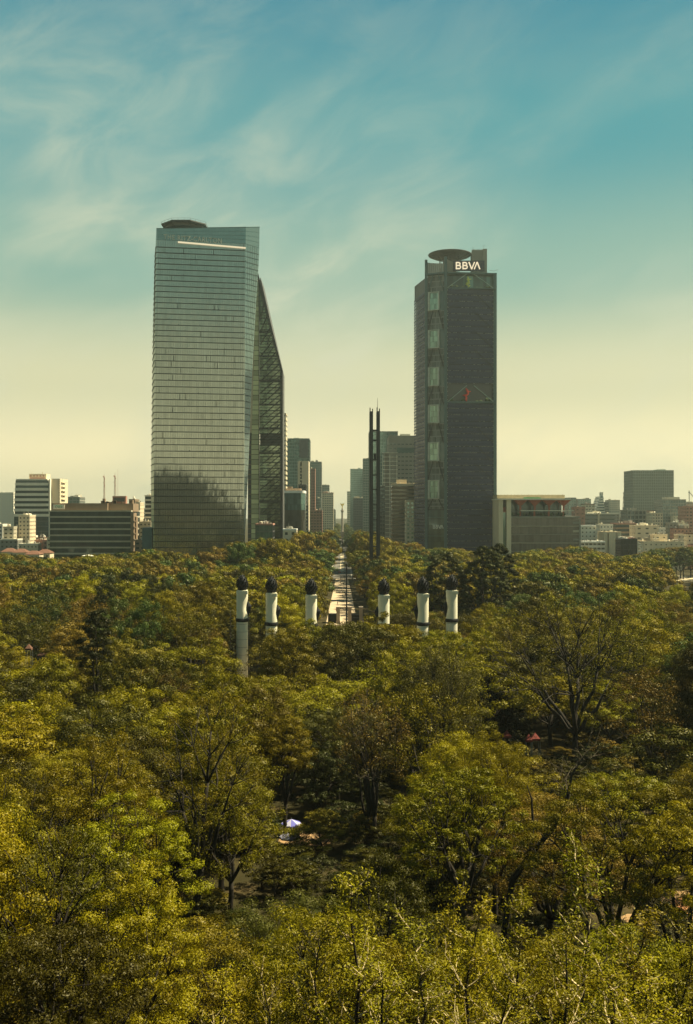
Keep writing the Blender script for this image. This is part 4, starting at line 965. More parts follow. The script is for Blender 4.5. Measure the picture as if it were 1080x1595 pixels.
B('apartment_block', 'red-roofed low block left of the stepped pyramid block', 912, 927, 786, 1200, 20, 'cream', 'g_brown', 4, 1.4, 2.8, 4, 1.6, roof='redroof', plant=2)
B('house', 'white house with a swept pale roof above the trees right of the terrace block', 905, 929, 820, 850, 14, 'white', 'g_brown', 3.4, 1.3, 2.4, 3.2, 2.2, roof='brightwhite', plant=0)
B('house', 'long white house under a pale awning roof, half sunk in trees', 905, 943, 845, 760, 14, 'white', 'g_brown', 3.2, 1.2, 2.6, 3, .5, roof='brightwhite', plant=0)
B('house', 'plain windowless cream wall building at the centre of the low roofs', 941, 968, 830, 830, 20, 'cream', 'g_brown', 8, 3, 3.2, 9, 8.5, plant=0)
B('office_building', 'brown low office with dark ribbon windows above the roofs', 960, 992, 816.5, 920, 20, 'brown', 'g_dark', 4.0, 1.1, 3.4, None, roof='pink', plant=2)
B('house', 'yellowish villa with a wide dark window behind the long white barracks', 990, 1027, 820, 870, 18, 'cream', 'g_brown', 4.2, 1.8, 3.0, 7, 4.4, plant=2)
B('house', 'long cream building with tiny punched windows, largest of the low roofs', 1003, 1066, 845, 790, 22, 'cream', 'g_brown', 3.7, 1.5, 2.4, 4.0, 3.0, plant=2)
B('house', 'cream tower-like upper part standing on the long cream building', 1020, 1040, 834, 800, 12, 'cream', 'g_brown', 3.6, 1.5, 2.4, 5.0, 3.6, plant=1)
def black_box():
    root, hw, h, st = B('office_building', 'black glass cube with a zigzag outdoor stair, in front of the low roofs', 967, 993, 841, 740, 14, 'dark', 'g_blackg', 3.6, .3, 3.3, 2.4, .2, plant=0)
    b = MB()
    for k in range(7):
        z = 2 + k * 3.2; b.bar((hw + .8, 0, z), (hw + 3.8, 0, z + 1.6), .22, .8); b.bar((hw + 3.8, 0, z + 1.6), (hw + .8, 0, z + 3.2), .22, .8)
    b.box(hw + .3, hw + .6, -.3, .3, 0, 26); b.box(hw + 4, hw + 4.3, -.3, .3, 0, 25); b.build('zigzag_stair', M['white'], root)
    c = MB(); r = random.Random(4)
    for i in range(10): a = r.uniform(-hw, hw - 2); c.box(a, a + r.uniform(1, 3), r.uniform(2, 5), 10, h, h + r.uniform(1, 2.4), i % 2)
    c.build('roof_plant_room', [M['pink'], M['white']], root)
M['g_blackg'] = glassmat('black_glass', (0.022, 0.03, 0.036), 0.15, 0.4)
black_box()
B('apartment_block', 'tan block cut by the frame edge beyond the avenue of roofs', 1069, 1100, 790, 1000, 24, 'pink', 'g_brown', 3.5, 1.2, 2.6, 3.4, 1.4, plant=2)
B('apartment_block', 'pale grey far block above the tan one at the frame edge', 1062, 1100, 784, 1500, 24, 'greyc', 'g_grey', 3.5, 1.2, 2.6, 3.4, 1.4, plant=1)
root = empty('tower_crane', (X(1074, 1600), 1600, 0), 'thin far tower crane leaning over the frame edge', 'crane'); b = MB()
b.bar((0, 0, 0), (0, 0, Z(764, 1600)), 1.0); b.build('mast', M['greyc'], root)
b = MB(); b.bar((0, 0, Z(766, 1600)), (14, 0, Z(782, 1600)), .9); b.bar((0, 0, Z(764, 1600)), (-1, 0, Z(768, 1600)), .8); b.build('jib', M['greyc'], root)
# small far roofs, each a thing
def small_houses():
    r = random.Random(21)
    zones = [((905, 1080), (800, 1000), 'low flat-roofed house among the sunlit roofs right of the bank tower', 'low houses right of the bank tower', 26, (815, 862)),
             ((0, 76), (740, 860), 'low house with rooftop tanks below the white banded office', 'low houses below the white banded office', 14, (838, 858)),
             ((905, 1080), (1100, 2200), 'tiny far block on the hazy horizon right of the bank tower', 'far blocks on the hazy horizon right of the bank tower', 40, (790, 815)),
             ((0, 240), (1100, 2200), 'tiny far block on the hazy horizon left of the hotel tower', 'far blocks on the hazy horizon left of the hotel tower', 22, (790, 815)),
             ((480, 600), (2000, 3000), 'faint far block closing the end of the avenue', 'faint far blocks closing the end of the avenue', 16, (788, 806))]
    for (p0, p1), (y0, y1), lab, grp, n, (t0, t1) in zones:
        for i in range(n):
            Y = r.uniform(y0, y1); px = r.uniform(p0, p1)
            if 520 < px < 546: continue
            h = Z(r.uniform(t0, t1), Y)
            h = min(max(h, 6), 55); pyt = 797.5 + (H0 - h) * F / Y; wpx = r.uniform(9, 18) * F / Y
            m_ = r.choice(['cream', 'white', 'concrete', 'greyc', 'pink', 'cream']); far = Y > 1050
            B('house' if not far else 'far_block', lab, px, px + wpx, pyt, Y, r.uniform(9, 15), m_, r.choice(['g_brown', 'g_dark']), 3.4, 1.2, 2.4, 3.4, 2.0, roof=r.choice([m_, m_, 'white', 'redroof']), plant=0 if far else r.randint(0, 2), group=grp, single=True)
small_houses()
for k, (px, py, Y) in enumerate(((30, 855, 700), (50, 858, 690), (12, 854, 720), (67, 856, 705))):
    root = empty('house', (X(px, Y), Y, 0), ['red-tiled house roof left of the flat orange one', 'orange-roofed low house in front of the cream balcony block', 'half-hidden red roof at the frame edge', 'red roof house touching the long dark office'][k], 'house')
    w = 5; h = Z(py, Y); b = MB(); b.box(-w, w, 0, 10, 0, h - 2.6); b.build('wall', M['cream'], root)
    b = MB(); b.add([(-w - .5, -.5, h - 2.6), (w + .5, -.5, h - 2.6), (w + .5, 10.5, h - 2.6), (-w - .5, 10.5, h - 2.6), (-w * .4, 5, h), (w * .4, 5, h)], [(0, 1, 5, 4), (1, 2, 5), (2, 3, 4, 5), (3, 0, 4), (3, 2, 1, 0)]); b.build('roof', M['redroof'], root)
    b = MB(); [b.box(a, a + 1.2, -.06, .1, h - 5.5, h - 4) for a in (-3.6, -.6, 2.4)]; b.build('window', M['g_dark'], root)

# ------------------------------------------------------------------ winged victory column far down the avenue
def victory():
    Y = 1700; x = ax(Y); root = empty('victory_column', (x, Y, 0), 'far tall column with a gilded winged figure on top, standing in the avenue', 'monument')
    b = MB(); b.lathe([(13, 0), (13, 1), (10, 1), (10, 2), (7.5, 2), (7.5, 4)], 24); b.box(-4.5, 4.5, -4.5, 4.5, 4, 13); b.box(-5, 5, -5, 5, 12.2, 13.2)
    for sx in (-1, 1):
        for sy in (-1, 1): b.box(sx * 6 - 1, sx * 6 + 1, sy * 6 - 1, sy * 6 + 1, 2, 8)
    b.build('pedestal', M['marbled'], root)
    b = MB(); b.lathe([(2.4, 13.2), (2.0, 15), (1.75, 40), (1.7, 48), (3.0, 49.5), (3.0, 51), (1.6, 51), (1.5, 54), (.9, 55)], 16); b.build('shaft', M['marbled'], root)
    b = MB(); b.tube([(0, 0, 55), (0, 0, 57.5), (0, -.2, 60), (0, -.2, 61.4), (0, -.2, 62.4)], [.9, .8, .95, .45, .5], 8)
    for s in (-1, 1):
        b.add([(s * .3, .3, 60.6), (s * 1.2, .9, 62.6), (s * 3.4, 1.2, 63.6), (s * 3.0, 1.1, 61.0), (s * 1.6, .8, 59.2), (s * .3, .5, 59.0), (s * .3, .05, 60.6), (s * 1.2, .6, 62.6), (s * 3.4, .9, 63.6), (s * 3.0, .8, 61.0), (s * 1.6, .5, 59.2), (s * .3, .2, 59.0)],
              [(0, 1, 2, 3, 4, 5), (11, 10, 9, 8, 7, 6)] + [(i, (i + 1) % 6, 6 + (i + 1) % 6, 6 + i) for i in range(6)])
    b.tube([(.5, -.3, 60.8), (1.0, -1.0, 62.5), (1.1, -1.2, 64.2)], [.3, .22, .2], 6); b.build('winged_figure', M['gold'], root)
M['marbled'] = mat('weathered_stone', (0.30, 0.25, 0.19), 0.8); M['gold'] = mat('gilding', (0.85, 0.60, 0.12), 0.35, 0.8)
victory()
b = MB(); b.lathe([(6, 0), (6, 1), (5, 1), (5, .8), (1.5, .8), (1.5, 3.2), (3, 3.6), (.8, 3.8), (.6, 6), (.9, 7)], 20); b.tube([(0, 0, 6.5), (0, 0, 10), (.4, 0, 12), (0, 0, 14), (.2, 0, 17)], [.7, .6, .7, .5, .3], 7)
root = empty('fountain_statue', (ax(1160), 1160, 0), 'dark statue on a round fountain base in the avenue, nearer than the winged column', 'statue'); o = b.build('statue', M['bronze'], root)

# ------------------------------------------------------------------ six white columns
M['joint'] = mat('weathered_joint', (0.20, 0.18, 0.13), 0.9)
def columns():
    data = [(377.5, 262, 895, 920.5, 965.5, 1, 'tallest-showing white stone column with dark torch cap, outermost on the side of the hotel tower'),
            (423, 262, 898, 924.5, 971.5, 1, 'white stone column with dark torch cap, second from the hotel-tower end of the row'),
            (485, 263, 900.5, 927.5, 974, 1, 'short-showing white column with dark torch cap just left of the promenade'),
            (598, 263, 901, 927.5, 974, -1, 'short-showing white column with dark torch cap just right of the promenade'),
            (659, 262, 898, 925.5, 971.5, -1, 'white stone column with dark band, in front of the rounded dark trees, nearer the promenade'),
            (704, 264, 895, 920.5, 966, -1, 'outermost white column on the bank-tower side, its cap against dark trees')]
    for px, Y, pt, ps, pr, side, lab in data:
        root = empty('stone_column', (X(px, Y), Y, 0), lab, 'column', 'six white torch-topped columns'); z1, zs, zr = Z(pt, Y), Z(ps, Y), Z(pr, Y)
        r0 = 1.56
        b = MB(); b.lathe([(2.2, 0), (2.2, 1.2), (1.7, 1.5), (r0, 2.5), (r0, 3.0)], 28); zq = 3.0
        while zq < zr - 2.2: b.lathe([(r0, zq), (r0, zq + 2.0)], 28); b.lathe([(r0 - .05, zq + 2.0), (r0 - .05, zq + 2.09)], 28, mi=1); zq += 2.09
        b.lathe([(r0, zq), (r0, zr - .45)], 28); b.build('lower_shaft', [M['marble'], M['joint']], root, smooth=False)
        # upper shaft with a scoop on the inner side
        b = MB(); n = 28; lv = 18; vs = []
        for j in range(lv + 1):
            t = j / lv; z = zr + .45 + (zs - zr - .45) * t; sc_ = {377.5: .24, 423: .10, 659: .08, 704: .20}.get(px, 0) * math.exp(-((t - .42) / .2) ** 2) + .10 * math.exp(-((t - .05) / .1) ** 2) * 0
            for k in range(n):
                a = 2 * math.pi * k / n; cx_, sy_ = math.cos(a), math.sin(a); d = max(0, cx_ * side) ** 1.5 * sc_
                rr = r0 * (1 - d) * (1.0 + .02 * (t > .93)); vs.append((rr * cx_, rr * sy_, z))
        b.add(vs, [(j * n + k, j * n + (k + 1) % n, (j + 1) * n + (k + 1) % n, (j + 1) * n + k) for j in range(lv) for k in range(n)] + [tuple(range(n - 1, -1, -1)), tuple(range(lv * n, lv * n + n))])
        b.box(.35, 1.62, -1.62, -.9, zs - .8, zs + .15); b.box(-1.3, 1.3, -1.3, 1.3, zs, zs + .25); b.build('upper_shaft', M['marble'], root)
        b = MB(); prof = [(r0 + .02, zr - .5), (r0 + .22, zr - .4), (r0 + .3, zr), (r0 + .22, zr + .4), (r0 + .02, zr + .5)]; b.lathe(prof, 28); b.build('bronze_band', M['bronze'], root)
        # eagle emblem mounted in the scoop
        b = MB(); zm = zr + (zs - zr) * .42
        b.tube([(side * 1.25, 0, zr + .7), (side * 1.75, 0, zm - .6), (side * 1.85, 0, zm + .4), (side * 1.5, 0, zm + 1.7)], [.25, .62, .7, .2], 7)
        for k in range(4): b.add([(side * 1.4, .5, zm + .6 - k * .5), (side * 2.2, .9, zm + .2 - k * .5), (side * 1.5, .6, zm - .1 - k * .5), (side * 1.4, .3, zm + .6 - k * .5), (side * 2.2, .7, zm + .2 - k * .5), (side * 1.5, .4, zm - .1 - k * .5)], [(0, 1, 2), (5, 4, 3), (0, 1, 4, 3), (1, 2, 5, 4), (2, 0, 3, 5)])
        b.build('eagle_relief', M['bronze'], root)
        # torch cap: tiers of pointed leaves
        b = MB(); zc = zs + .2; hc = z1 - zc; b.lathe([(1.2, zc), (1.32, zc + hc * .12), (1.30, zc + hc * .55), (.85, zc + hc * .8), (.35, zc + hc * .95)], 20)
        r = random.Random(int(px)); tiers = 7
        for t in range(tiers):
            f = t / (tiers - 1); zb = zc + hc * (.30 + .60 * f); rr = 1.38 * (1 - f ** 2.2 * .72); m_ = max(6, int(12 - 5 * f))
            for k in range(m_):
                a = 2 * math.pi * (k + .5 * (t % 2)) / m_ + r.uniform(-.1, .1); c_, s_ = math.cos(a), math.sin(a); w = rr * .30
                tip = (c_ * (rr + .42), s_ * (rr + .42), zb + .35); m0 = (c_ * rr - s_ * w, s_ * rr + c_ * w, zb); m1 = (c_ * rr + s_ * w, s_ * rr - c_ * w, zb); low = (c_ * (rr + .1), s_ * (rr + .1), zb - .5); inn = (c_ * rr * .5, s_ * rr * .5, zb + .1)
                b.add([tip, m0, low, m1, inn], [(0, 1, 2), (0, 2, 3), (0, 3, 4), (0, 4, 1), (4, 3, 2, 1)])
        b.tube([(0, 0, z1 - .7), (.1, 0, z1 - .2), (0, 0, z1 + .1)], [.45, .3, .08], 6)
        b.build('torch_cap', M['bronze'], root)
columns()
root = empty('flagpole', (X(540.2, 272), 272, 0), 'tall black flagpole without a flag, standing between the middle columns', 'flagpole'); b = MB(); zt = Z(879, 272)
b.tube([(0, 0, 0), (0, 0, zt * .5), (0, 0, zt - .4)], [.30, .24, .14], 10); b.build('pole', M['bronze'], root)
b = MB(); b.lathe([(.05, zt - .4), (.3, zt - .2), (.3, zt + .1), (.05, zt + .3)], 10); b.build('ball_finial', M['bronze'], root)
b = MB(); b.box(-1.2, 1.2, -1.2, 1.2, 0, .5); b.box(-.8, .8, -.8, .8, .5, 1.1); b.build('plinth', M['marbled'], root)
# stone plinth and kneeling-group block in the plaza
root = empty('monument_plinth', (X(508, 253), 253, 0), 'pale stepped stone plinth glimpsed through the trees below the columns', 'plinth'); b = MB()
b.box(-5, 5, -3, 4, 0, .5); b.box(-4, 4, -2.2, 3.4, .5, 1); b.box(-2.2, 2.2, -1.2, 2.2, 1, 4.2); b.box(-2.5, 2.5, -1.5, 2.5, 4.2, 4.6); b.build('steps', M['marble'], root)
b = MB(); b.tube([(0, 0, 4.6), (0, 0, 6), (.1, 0, 8), (0, 0, 9.0), (0, 0, 9.8)], [.9, 1.0, .9, .4, .42], 9); b.tube([(0, 0, 8.3), (1, -.3, 7.6), (1.3, -.6, 6.6)], [.4, .3, .25], 7); b.tube([(0, 0, 8.3), (-1, -.3, 7.8), (-.9, -.8, 6.8)], [.4, .3, .25], 7); b.build('carved_figure', M['marble'], root, smooth=True)

# ------------------------------------------------------------------ park gate
def gate():
    Y = 415; root = empty('park_gate', (X(541, Y), Y, 0), 'park gate of stone pillars with black iron leaves across the promenade', 'gate'); ox = root.location.x
    for p in (527, 545, 562.5):
        b = MB(); c = X(p, Y) - ox; b.box(c - .75, c + .75, -.7, .7, 0, Z(946.5, Y)); b.box(c - .95, c + .95, -.9, .9, Z(946.5, Y), Z(945.2, Y)); b.box(c - .9, c + .9, -.9, .9, 0, .9); b.build('pillar', M['marbled'], root)
    def leafs(p0, p1, h, nm='iron_leaf', z0=0):
        b = MB(); a, c = X(p0, Y) - ox, X(p1, Y) - ox
        n = max(6, int((c - a) / .16))
        for i in range(n + 1): q = a + (c - a) * i / n; b.box(q - .045, q + .045, -.05, .05, z0, h)
        b.box(a, c, -.08, .08, h - .5, h - .1); b.box(a, c, -.08, .08, z0 + .1, z0 + .4); b.box(a, c, -.07, .07, z0 + (h - z0) * .5, z0 + (h - z0) * .55); b.build(nm, M['bronze'], root)
    leafs(530, 542, Z(945.6, Y), z0=Z(956, Y)); leafs(548, 561, 4.3); leafs(511.5, 525, 4.1); 
    b = MB(); b.box(X(511, Y) - ox, X(525, Y) - ox, 1.2, 5, 0, 3.4); b.box(X(510.4, Y) - ox, X(525.5, Y) - ox, .8, 5.4, 3.4, 3.8); b.build('gatehouse', M['dark'], root)
    b = MB(); b.box(X(548, Y) - ox, X(561, Y) - ox, 1.2, 5, 0, 3.2); b.box(X(547.4, Y) - ox, X(561.5, Y) - ox, .8, 5.4, 3.2, 3.6); b.box(X(550, Y) - ox, X(559, Y) - ox, 1.1, 1.2, 1.9, 2.6, 1); b.build('gatehouse', [M['dark'], M['ledge']], root)
gate()
root = empty('iron_fence', (X(530, 690), 690, 0), 'dark low iron fence crossing where the promenade meets the road', 'fence'); b = MB()
for i in range(60): q = -9 + i * .3; b.box(q - .04, q + .04, -.04, .04, 0, 2.2)
b.box(-9, 9, -.06, .06, 2.0, 2.15); b.box(-9, 9, -.06, .06, .3, .45); b.build('railing', M['bronze'], root)
for x_ in (-9, 9): MB().box(x_ - .4, x_ + .4, -.4, .4, 0, 2.8).build('post', M['marbled'], root)

# ------------------------------------------------------------------ people
SK = mat('skin', (0.30, 0.17, 0.10), 0.7)
def skinned(name, pts, edges, m):
    me = bpy.data.meshes.new(name); me.from_pydata([p[:3] for p in pts], edges, []); o = bpy.data.objects.new(name, me); COL.objects.link(o)
    md = o.modifiers.new('s', 'SKIN'); sv = me.skin_vertices[0].data
    for i, p in enumerate(pts): sv[i].radius = (p[3], p[3] if len(p) < 5 else p[4])
    sv[0].use_root = True; s2 = o.modifiers.new('d', 'SUBSURF'); s2.levels = 1; s2.render_levels = 1
    dg = bpy.context.evaluated_depsgraph_get(); out_ = bpy.data.meshes.new_from_object(o.evaluated_get(dg)); bpy.data.objects.remove(o); out_.name = name
    out_.materials.clear(); out_.materials.append(m); out_.polygons.foreach_set('use_smooth', [True] * len(out_.polygons)); return out_
def person_mesh(st=.16):
    P = [(0, 0, .95, .13, .10), (0, 0, 1.15, .12, .09), (0, 0, 1.38, .15, .09), (0, 0, 1.50, .055), (0, -.01, 1.56, .07), (0, -.02, 1.66, .085, .095), (0, -.01, 1.73, .05),
         (.17, 0, 1.41, .055), (.22, st * .5, 1.15, .042), (.23, st * .2, .92, .032), (.235, st * .1, .82, .03), (-.17, 0, 1.41, .055), (-.22, -st * .5, 1.15, .042), (-.23, -st, .93, .032), (-.235, -st * 1.1, .84, .03),
         (.09, 0, .88, .08), (.10, -st, .50, .055), (.10, -st * .6, .08, .035), (.10, -st * .6 - .12, .04, .03), (-.09, 0, .88, .08), (-.10, st * .6, .50, .055), (-.10, st * 1.5, .10, .035), (-.10, st * 1.5 - .10, .04, .03)]
    E = [(0, 1), (1, 2), (2, 3), (3, 4), (4, 5), (5, 6), (2, 7), (7, 8), (8, 9), (9, 10), (2, 11), (11, 12), (12, 13), (13, 14), (0, 15), (15, 16), (16, 17), (17, 18), (0, 19), (19, 20), (20, 21), (21, 22)]
    body = skinned('body', P, E, SK)
    def g(i, d): p = list(P[i]); p[3] += d; p[4:] = [p[4] + d] if len(p) > 4 else []; return p
    shirt = skinned('shirt', [g(0, .02), g(1, .02), g(2, .022), g(7, .02), g(8, .02), g(11, .02), g(12, .02)], [(0, 1), (1, 2), (2, 3), (3, 4), (2, 5), (5, 6)], SK)
    trous = skinned('trousers', [g(0, .015), g(15, .018), g(16, .022), (P[17][0], P[17][1], .14, .055), g(19, .018), g(20, .022), (P[21][0], P[21][1], .15, .055)], [(0, 1), (1, 2), (2, 3), (0, 4), (4, 5), (5, 6)], SK)
    hb = MB(); hb.lathe([(.095, 1.64), (.105, 1.70), (.085, 1.76), (.03, 1.79)], 10, 0, .005); hair = hb.mesh('hair', M['bark'])
    return body, shirt, trous, hair
def people():
    BD = person_mesh(); r = random.Random(12)
    sh = [('white', (.7, .68, .6)), ('red', (.5, .06, .04)), ('dark blue', (.03, .04, .10)), ('black', (.02, .02, .02)), ('grey', (.25, .25, .25)), ('yellow', (.6, .45, .08))]
    sm = {k: mat(k.replace(' ', '_') + '_shirt', c, .8) for k, c in sh}; tm = [mat('dark_trousers', (.03, .035, .05), .8), mat('tan_trousers', (.28, .2, .12), .8)]
    spots = [(529.5, 925.5), (532, 925.5), (534.5, 926), (537.5, 926), (526, 942), (544, 938.5), (528.5, 909), (531, 909.5), (535.5, 911), (536.5, 906), (533, 905), (531, 905), (545.5, 913), (568, 968), (571, 972), (566, 972), (573.5, 969), (530.8, 903), (538.5, 929), (524, 953)]
    for i, (px, py) in enumerate(spots):
        Y = F * H0 / (py - 797.5); k = r.choice(sh)[0]
        grp = 'people walking on the promenade'; rz = r.uniform(-.4, .4) + (math.pi if r.random() < .5 else 0)
        root = empty('person', (X(px, Y), Y, .02), f'small walking person in a {k} top on the sunlit promenade', 'person', grp, rz)
        s = r.uniform(.94, 1.06); root.scale = (s, s, s)
        for nm, me, mm in (('body', BD[0], None), ('shirt', BD[1], sm[k]), ('trousers', BD[2], r.choice(tm)), ('hair', BD[3], None)):
            o = link(nm, me, root)
            if mm: o.material_slots[0].link = 'OBJECT'; o.material_slots[0].material = mm
people()

# ------------------------------------------------------------------ vehicles on the avenue
def car(x, y, rz, m, label, bus=False):
    root = empty('bus' if bus else 'car', (x, y, .02), label, 'bus' if bus else 'car', None, rz)
    w, l = (1.25, 5.5) if bus else (.9, 2.2); b = MB()
    if bus: prof = [(-l, .4), (l, .4), (l, 1.4), (l - .15, 2.9), (l - .5, 3.05), (-l + .3, 3.05), (-l, 2.8)]
    else: prof = [(-l, .35), (l, .35), (l, .75), (l - .9, .95), (l - 1.5, 1.42), (-l + 1.2, 1.42), (-l + .3, .98), (-l, .9)]
    n = len(prof); b.add([(-w, a, z) for a, z in prof] + [(w, a, z) for a, z in prof], [tuple(range(n)), tuple(range(2 * n - 1, n - 1, -1))] + [(i, n + i, n + (i + 1) % n, (i + 1) % n) for i in range(n)]); b.build('body', m, root)
    g = MB(); 
    if bus: g.box(-w - .02, w + .02, -l + .4, l - .4, 1.5, 2.5); g.box(-w + .15, w - .15, l - .12, l + .02, 1.4, 2.6); g.box(-w + .15, w - .15, -l - .02, -l + .1, 1.6, 2.6)
    else: g.box(-w - .01, w + .01, -l + 1.1, l - 1.5, .98, 1.34); g.box(-w + .1, w - .1, l - 1.5, l - 1.2, .96, 1.25); g.box(-w + .1, w - .1, -l + .6, -l + .9, .98, 1.25)
    g.build('window', M['g_dark'], root)
    for sx in (-1, 1):
        for sy in (-.62, .62):
            q = MB(); rr = .5 if bus else .33; q.lathe([(rr * .5, -.12), (rr, -.12), (rr, .12), (rr * .5, .12)], 14); o = q.build('wheel', M['bark'], root); o.rotation_euler = (0, R_(90), 0); o.location = (sx * (w - .08), sy * l, rr)
    for sx in (-1, 1): MB().box(sx * w * .75 - .15, sx * w * .75 + .15, -l - .03, -l + .02, .7, .85).build('tail_light', M['redart'], root)
paint = {k: mat(k + '_car_paint', c, .3, .2, var=.03) for k, c in (('white', (.7, .7, .66)), ('red', (.45, .04, .03)), ('silver', (.4, .4, .38)), ('black', (.02, .02, .02)), ('grey', (.15, .15, .15)))}
for px, py, k, lab, bus in ((540.5, 862, 'grey', 'grey bus on the right carriageway of the avenue', True), (543.5, 864, 'white', 'white car in front of the red one behind the bus', False), (542.5, 858, 'red', 'red bus farther up the right carriageway', True),
                            (526.5, 838.5, 'white', 'white car far up the left carriageway', False), (530, 837.8, 'silver', 'silver car beside the far white one', False), (525.5, 862.5, 'black', 'black car alone on the left carriageway', False),
                            (538, 850.5, 'white', 'white van-like bus crossing near the fountain statue', True), (534, 892, 'silver', 'silver car parked by the dark crossing fence', False), (529, 892.5, 'red', 'small red car beside the silver one at the fence', False)):
    Y = F * H0 / (py - 797.5); car(X(px, Y), Y, .0 if not 'crossing' in lab else 1.57, paint[k], lab, bus)

# ------------------------------------------------------------------ umbrellas, picnic tables, small park things
M['lav'] = mat('lavender_white_canvas', (0.34, 0.33, 0.43), 0.8); M['blueu'] = mat('blue_violet_canvas', (0.10, 0.10, 0.34), 0.8); M['wood'] = mat('orange_brown_wood', (0.30, 0.13, 0.05), 0.8, var=.3, scale=2)
def umbrella(px, py, Y, m1, m2, lab):
    z = Z(py, Y); root = empty('market_umbrella', (X(px, Y), Y, 0), lab, 'umbrella'); b = MB(); n = 8; R = 1.55
    rim = [(R * math.cos(2 * math.pi * i / n), R * math.sin(2 * math.pi * i / n), z - .55) for i in range(n)]
    b.add([(0, 0, z + .1)] + rim, [(0, i + 1, (i + 1) % n + 1) for i in range(0, n, 1)])
    for i in range(n): b.m[i] = i % 2
    for i in range(n): a, c = rim[i], rim[(i + 1) % n]; b.add([a, c, (c[0] * 1.01, c[1] * 1.01, c[2] - .22), (a[0] * 1.01, a[1] * 1.01, a[2] - .22)], [(0, 3, 2, 1)], i % 2)
    b.build('canopy', [m1, m2], root)
    b = MB(); b.tube([(0, 0, 0), (0, 0, z + .25)], .035, 8); b.build('pole', M['ledge'], root)
    b = MB(); b.lathe([(.4, 0), (.4, .1), (.1, .14)], 12); b.build('base', M['dgrey'], root)
umbrella(454, 1277, 143, M['blueu'], M['lav'], 'blue-violet and white striped sun umbrella behind the paler one')
umbrella(452, 1297, 138, M['lav'], M['lav'], 'pale lavender sun umbrella, nearer of the two beside the dirt clearing')
def picnic(px, py, rz, lab):
    Y = F * H0 / (py - 797.5); root = empty('picnic_table', (X(px, Y), Y, .02), lab, 'picnic table', 'picnic tables on the dirt clearing', rz)
    b = MB(); [b.box(-.95, .95, -.38 + i * .155, -.38 + i * .155 + .14, .72, .76) for i in range(5)]; b.build('table_top', M['wood'], root)
    for s in (-1, 1): b = MB(); b.box(-.95, .95, s * .72 - .14, s * .72 + .14, .42, .46); b.build('bench_seat', M['wood'], root)
    for sx in (-.7, .7): b = MB(); b.bar((sx, -.75, 0), (sx, -.2, .72), .09); b.bar((sx, .75, 0), (sx, .2, .72), .09); b.bar((sx, -.8, .40), (sx, .8, .40), .09); b.build('leg', M['wood'], root)
picnic(1066, 1408, .5, 'orange-brown picnic table, farther of the two on the dirt clearing'); picnic(1072, 1424, .5, 'orange-brown picnic table, nearer of the two on the dirt clearing')
picnic(1056, 1418, 1.2, 'small orange-brown picnic table nearest the tree shade')
def tent(px, py, Y, w, m, lab, name='market_tent'):
    z = Z(py, Y); root = empty(name, (X(px, Y), Y, 0), lab, 'tent'); b = MB(); b.add([(-w, -w, z - 1), (w, -w, z - 1), (w, w, z - 1), (-w, w, z - 1), (0, 0, z)], [(0, 1, 4), (1, 2, 4), (2, 3, 4), (3, 0, 4)]); b.add([(-w, -w, z - 1), (w, -w, z - 1), (w, w, z - 1), (-w, w, z - 1), (-w, -w, z - 1.4), (w, -w, z - 1.4), (w, w, z - 1.4), (-w, w, z - 1.4)], [(0, 4, 5, 1), (1, 5, 6, 2), (2, 6, 7, 3), (3, 7, 4, 0)]); b.build('canopy', m, root)
    for sx in (-1, 1):
        for sy in (-1, 1): MB().bar((sx * (w - .05), sy * (w - .05), 0), (sx * (w - .05), sy * (w - .05), z - 1.05), .07).build('leg', M['ledge'], root)
M['redc'] = mat('red_canvas', (0.16, 0.03, 0.02), .8)
tent(67, 1013, 215, 1.0, M['redroof'], 'larger orange-red tent roof among the trees left of the columns'); tent(45, 1003, 222, .7, M['redroof'], 'smaller red tent roof just behind the larger one')
tent(790, 1137, 178, .7, M['redc'], 'small red tent in deep shade beneath the tall bare-limbed tree'); tent(834, 1141, 176, .8, M['redc'], 'wider red tent behind the leaning dark trunk'); tent(824, 1143, 172, .6, M['redc'], 'low red tent half covered by the wider one')
root = empty('floodlight_mast', (X(137, 560), 560, 0), 'tall grey floodlight mast with a flat pale head near the long dark office', 'light mast'); zt = Z(866, 560); b = MB(); b.tube([(0, 0, 0), (0, 0, zt)], [.4, .2], 8); b.build('pole', M['ledge'], root)
b = MB(); b.lathe([(1, zt - .6), (3.2, zt - .2), (3.3, zt + .2), (1, zt + .7)], 16); b.build('lamp_head', M['white'], root)

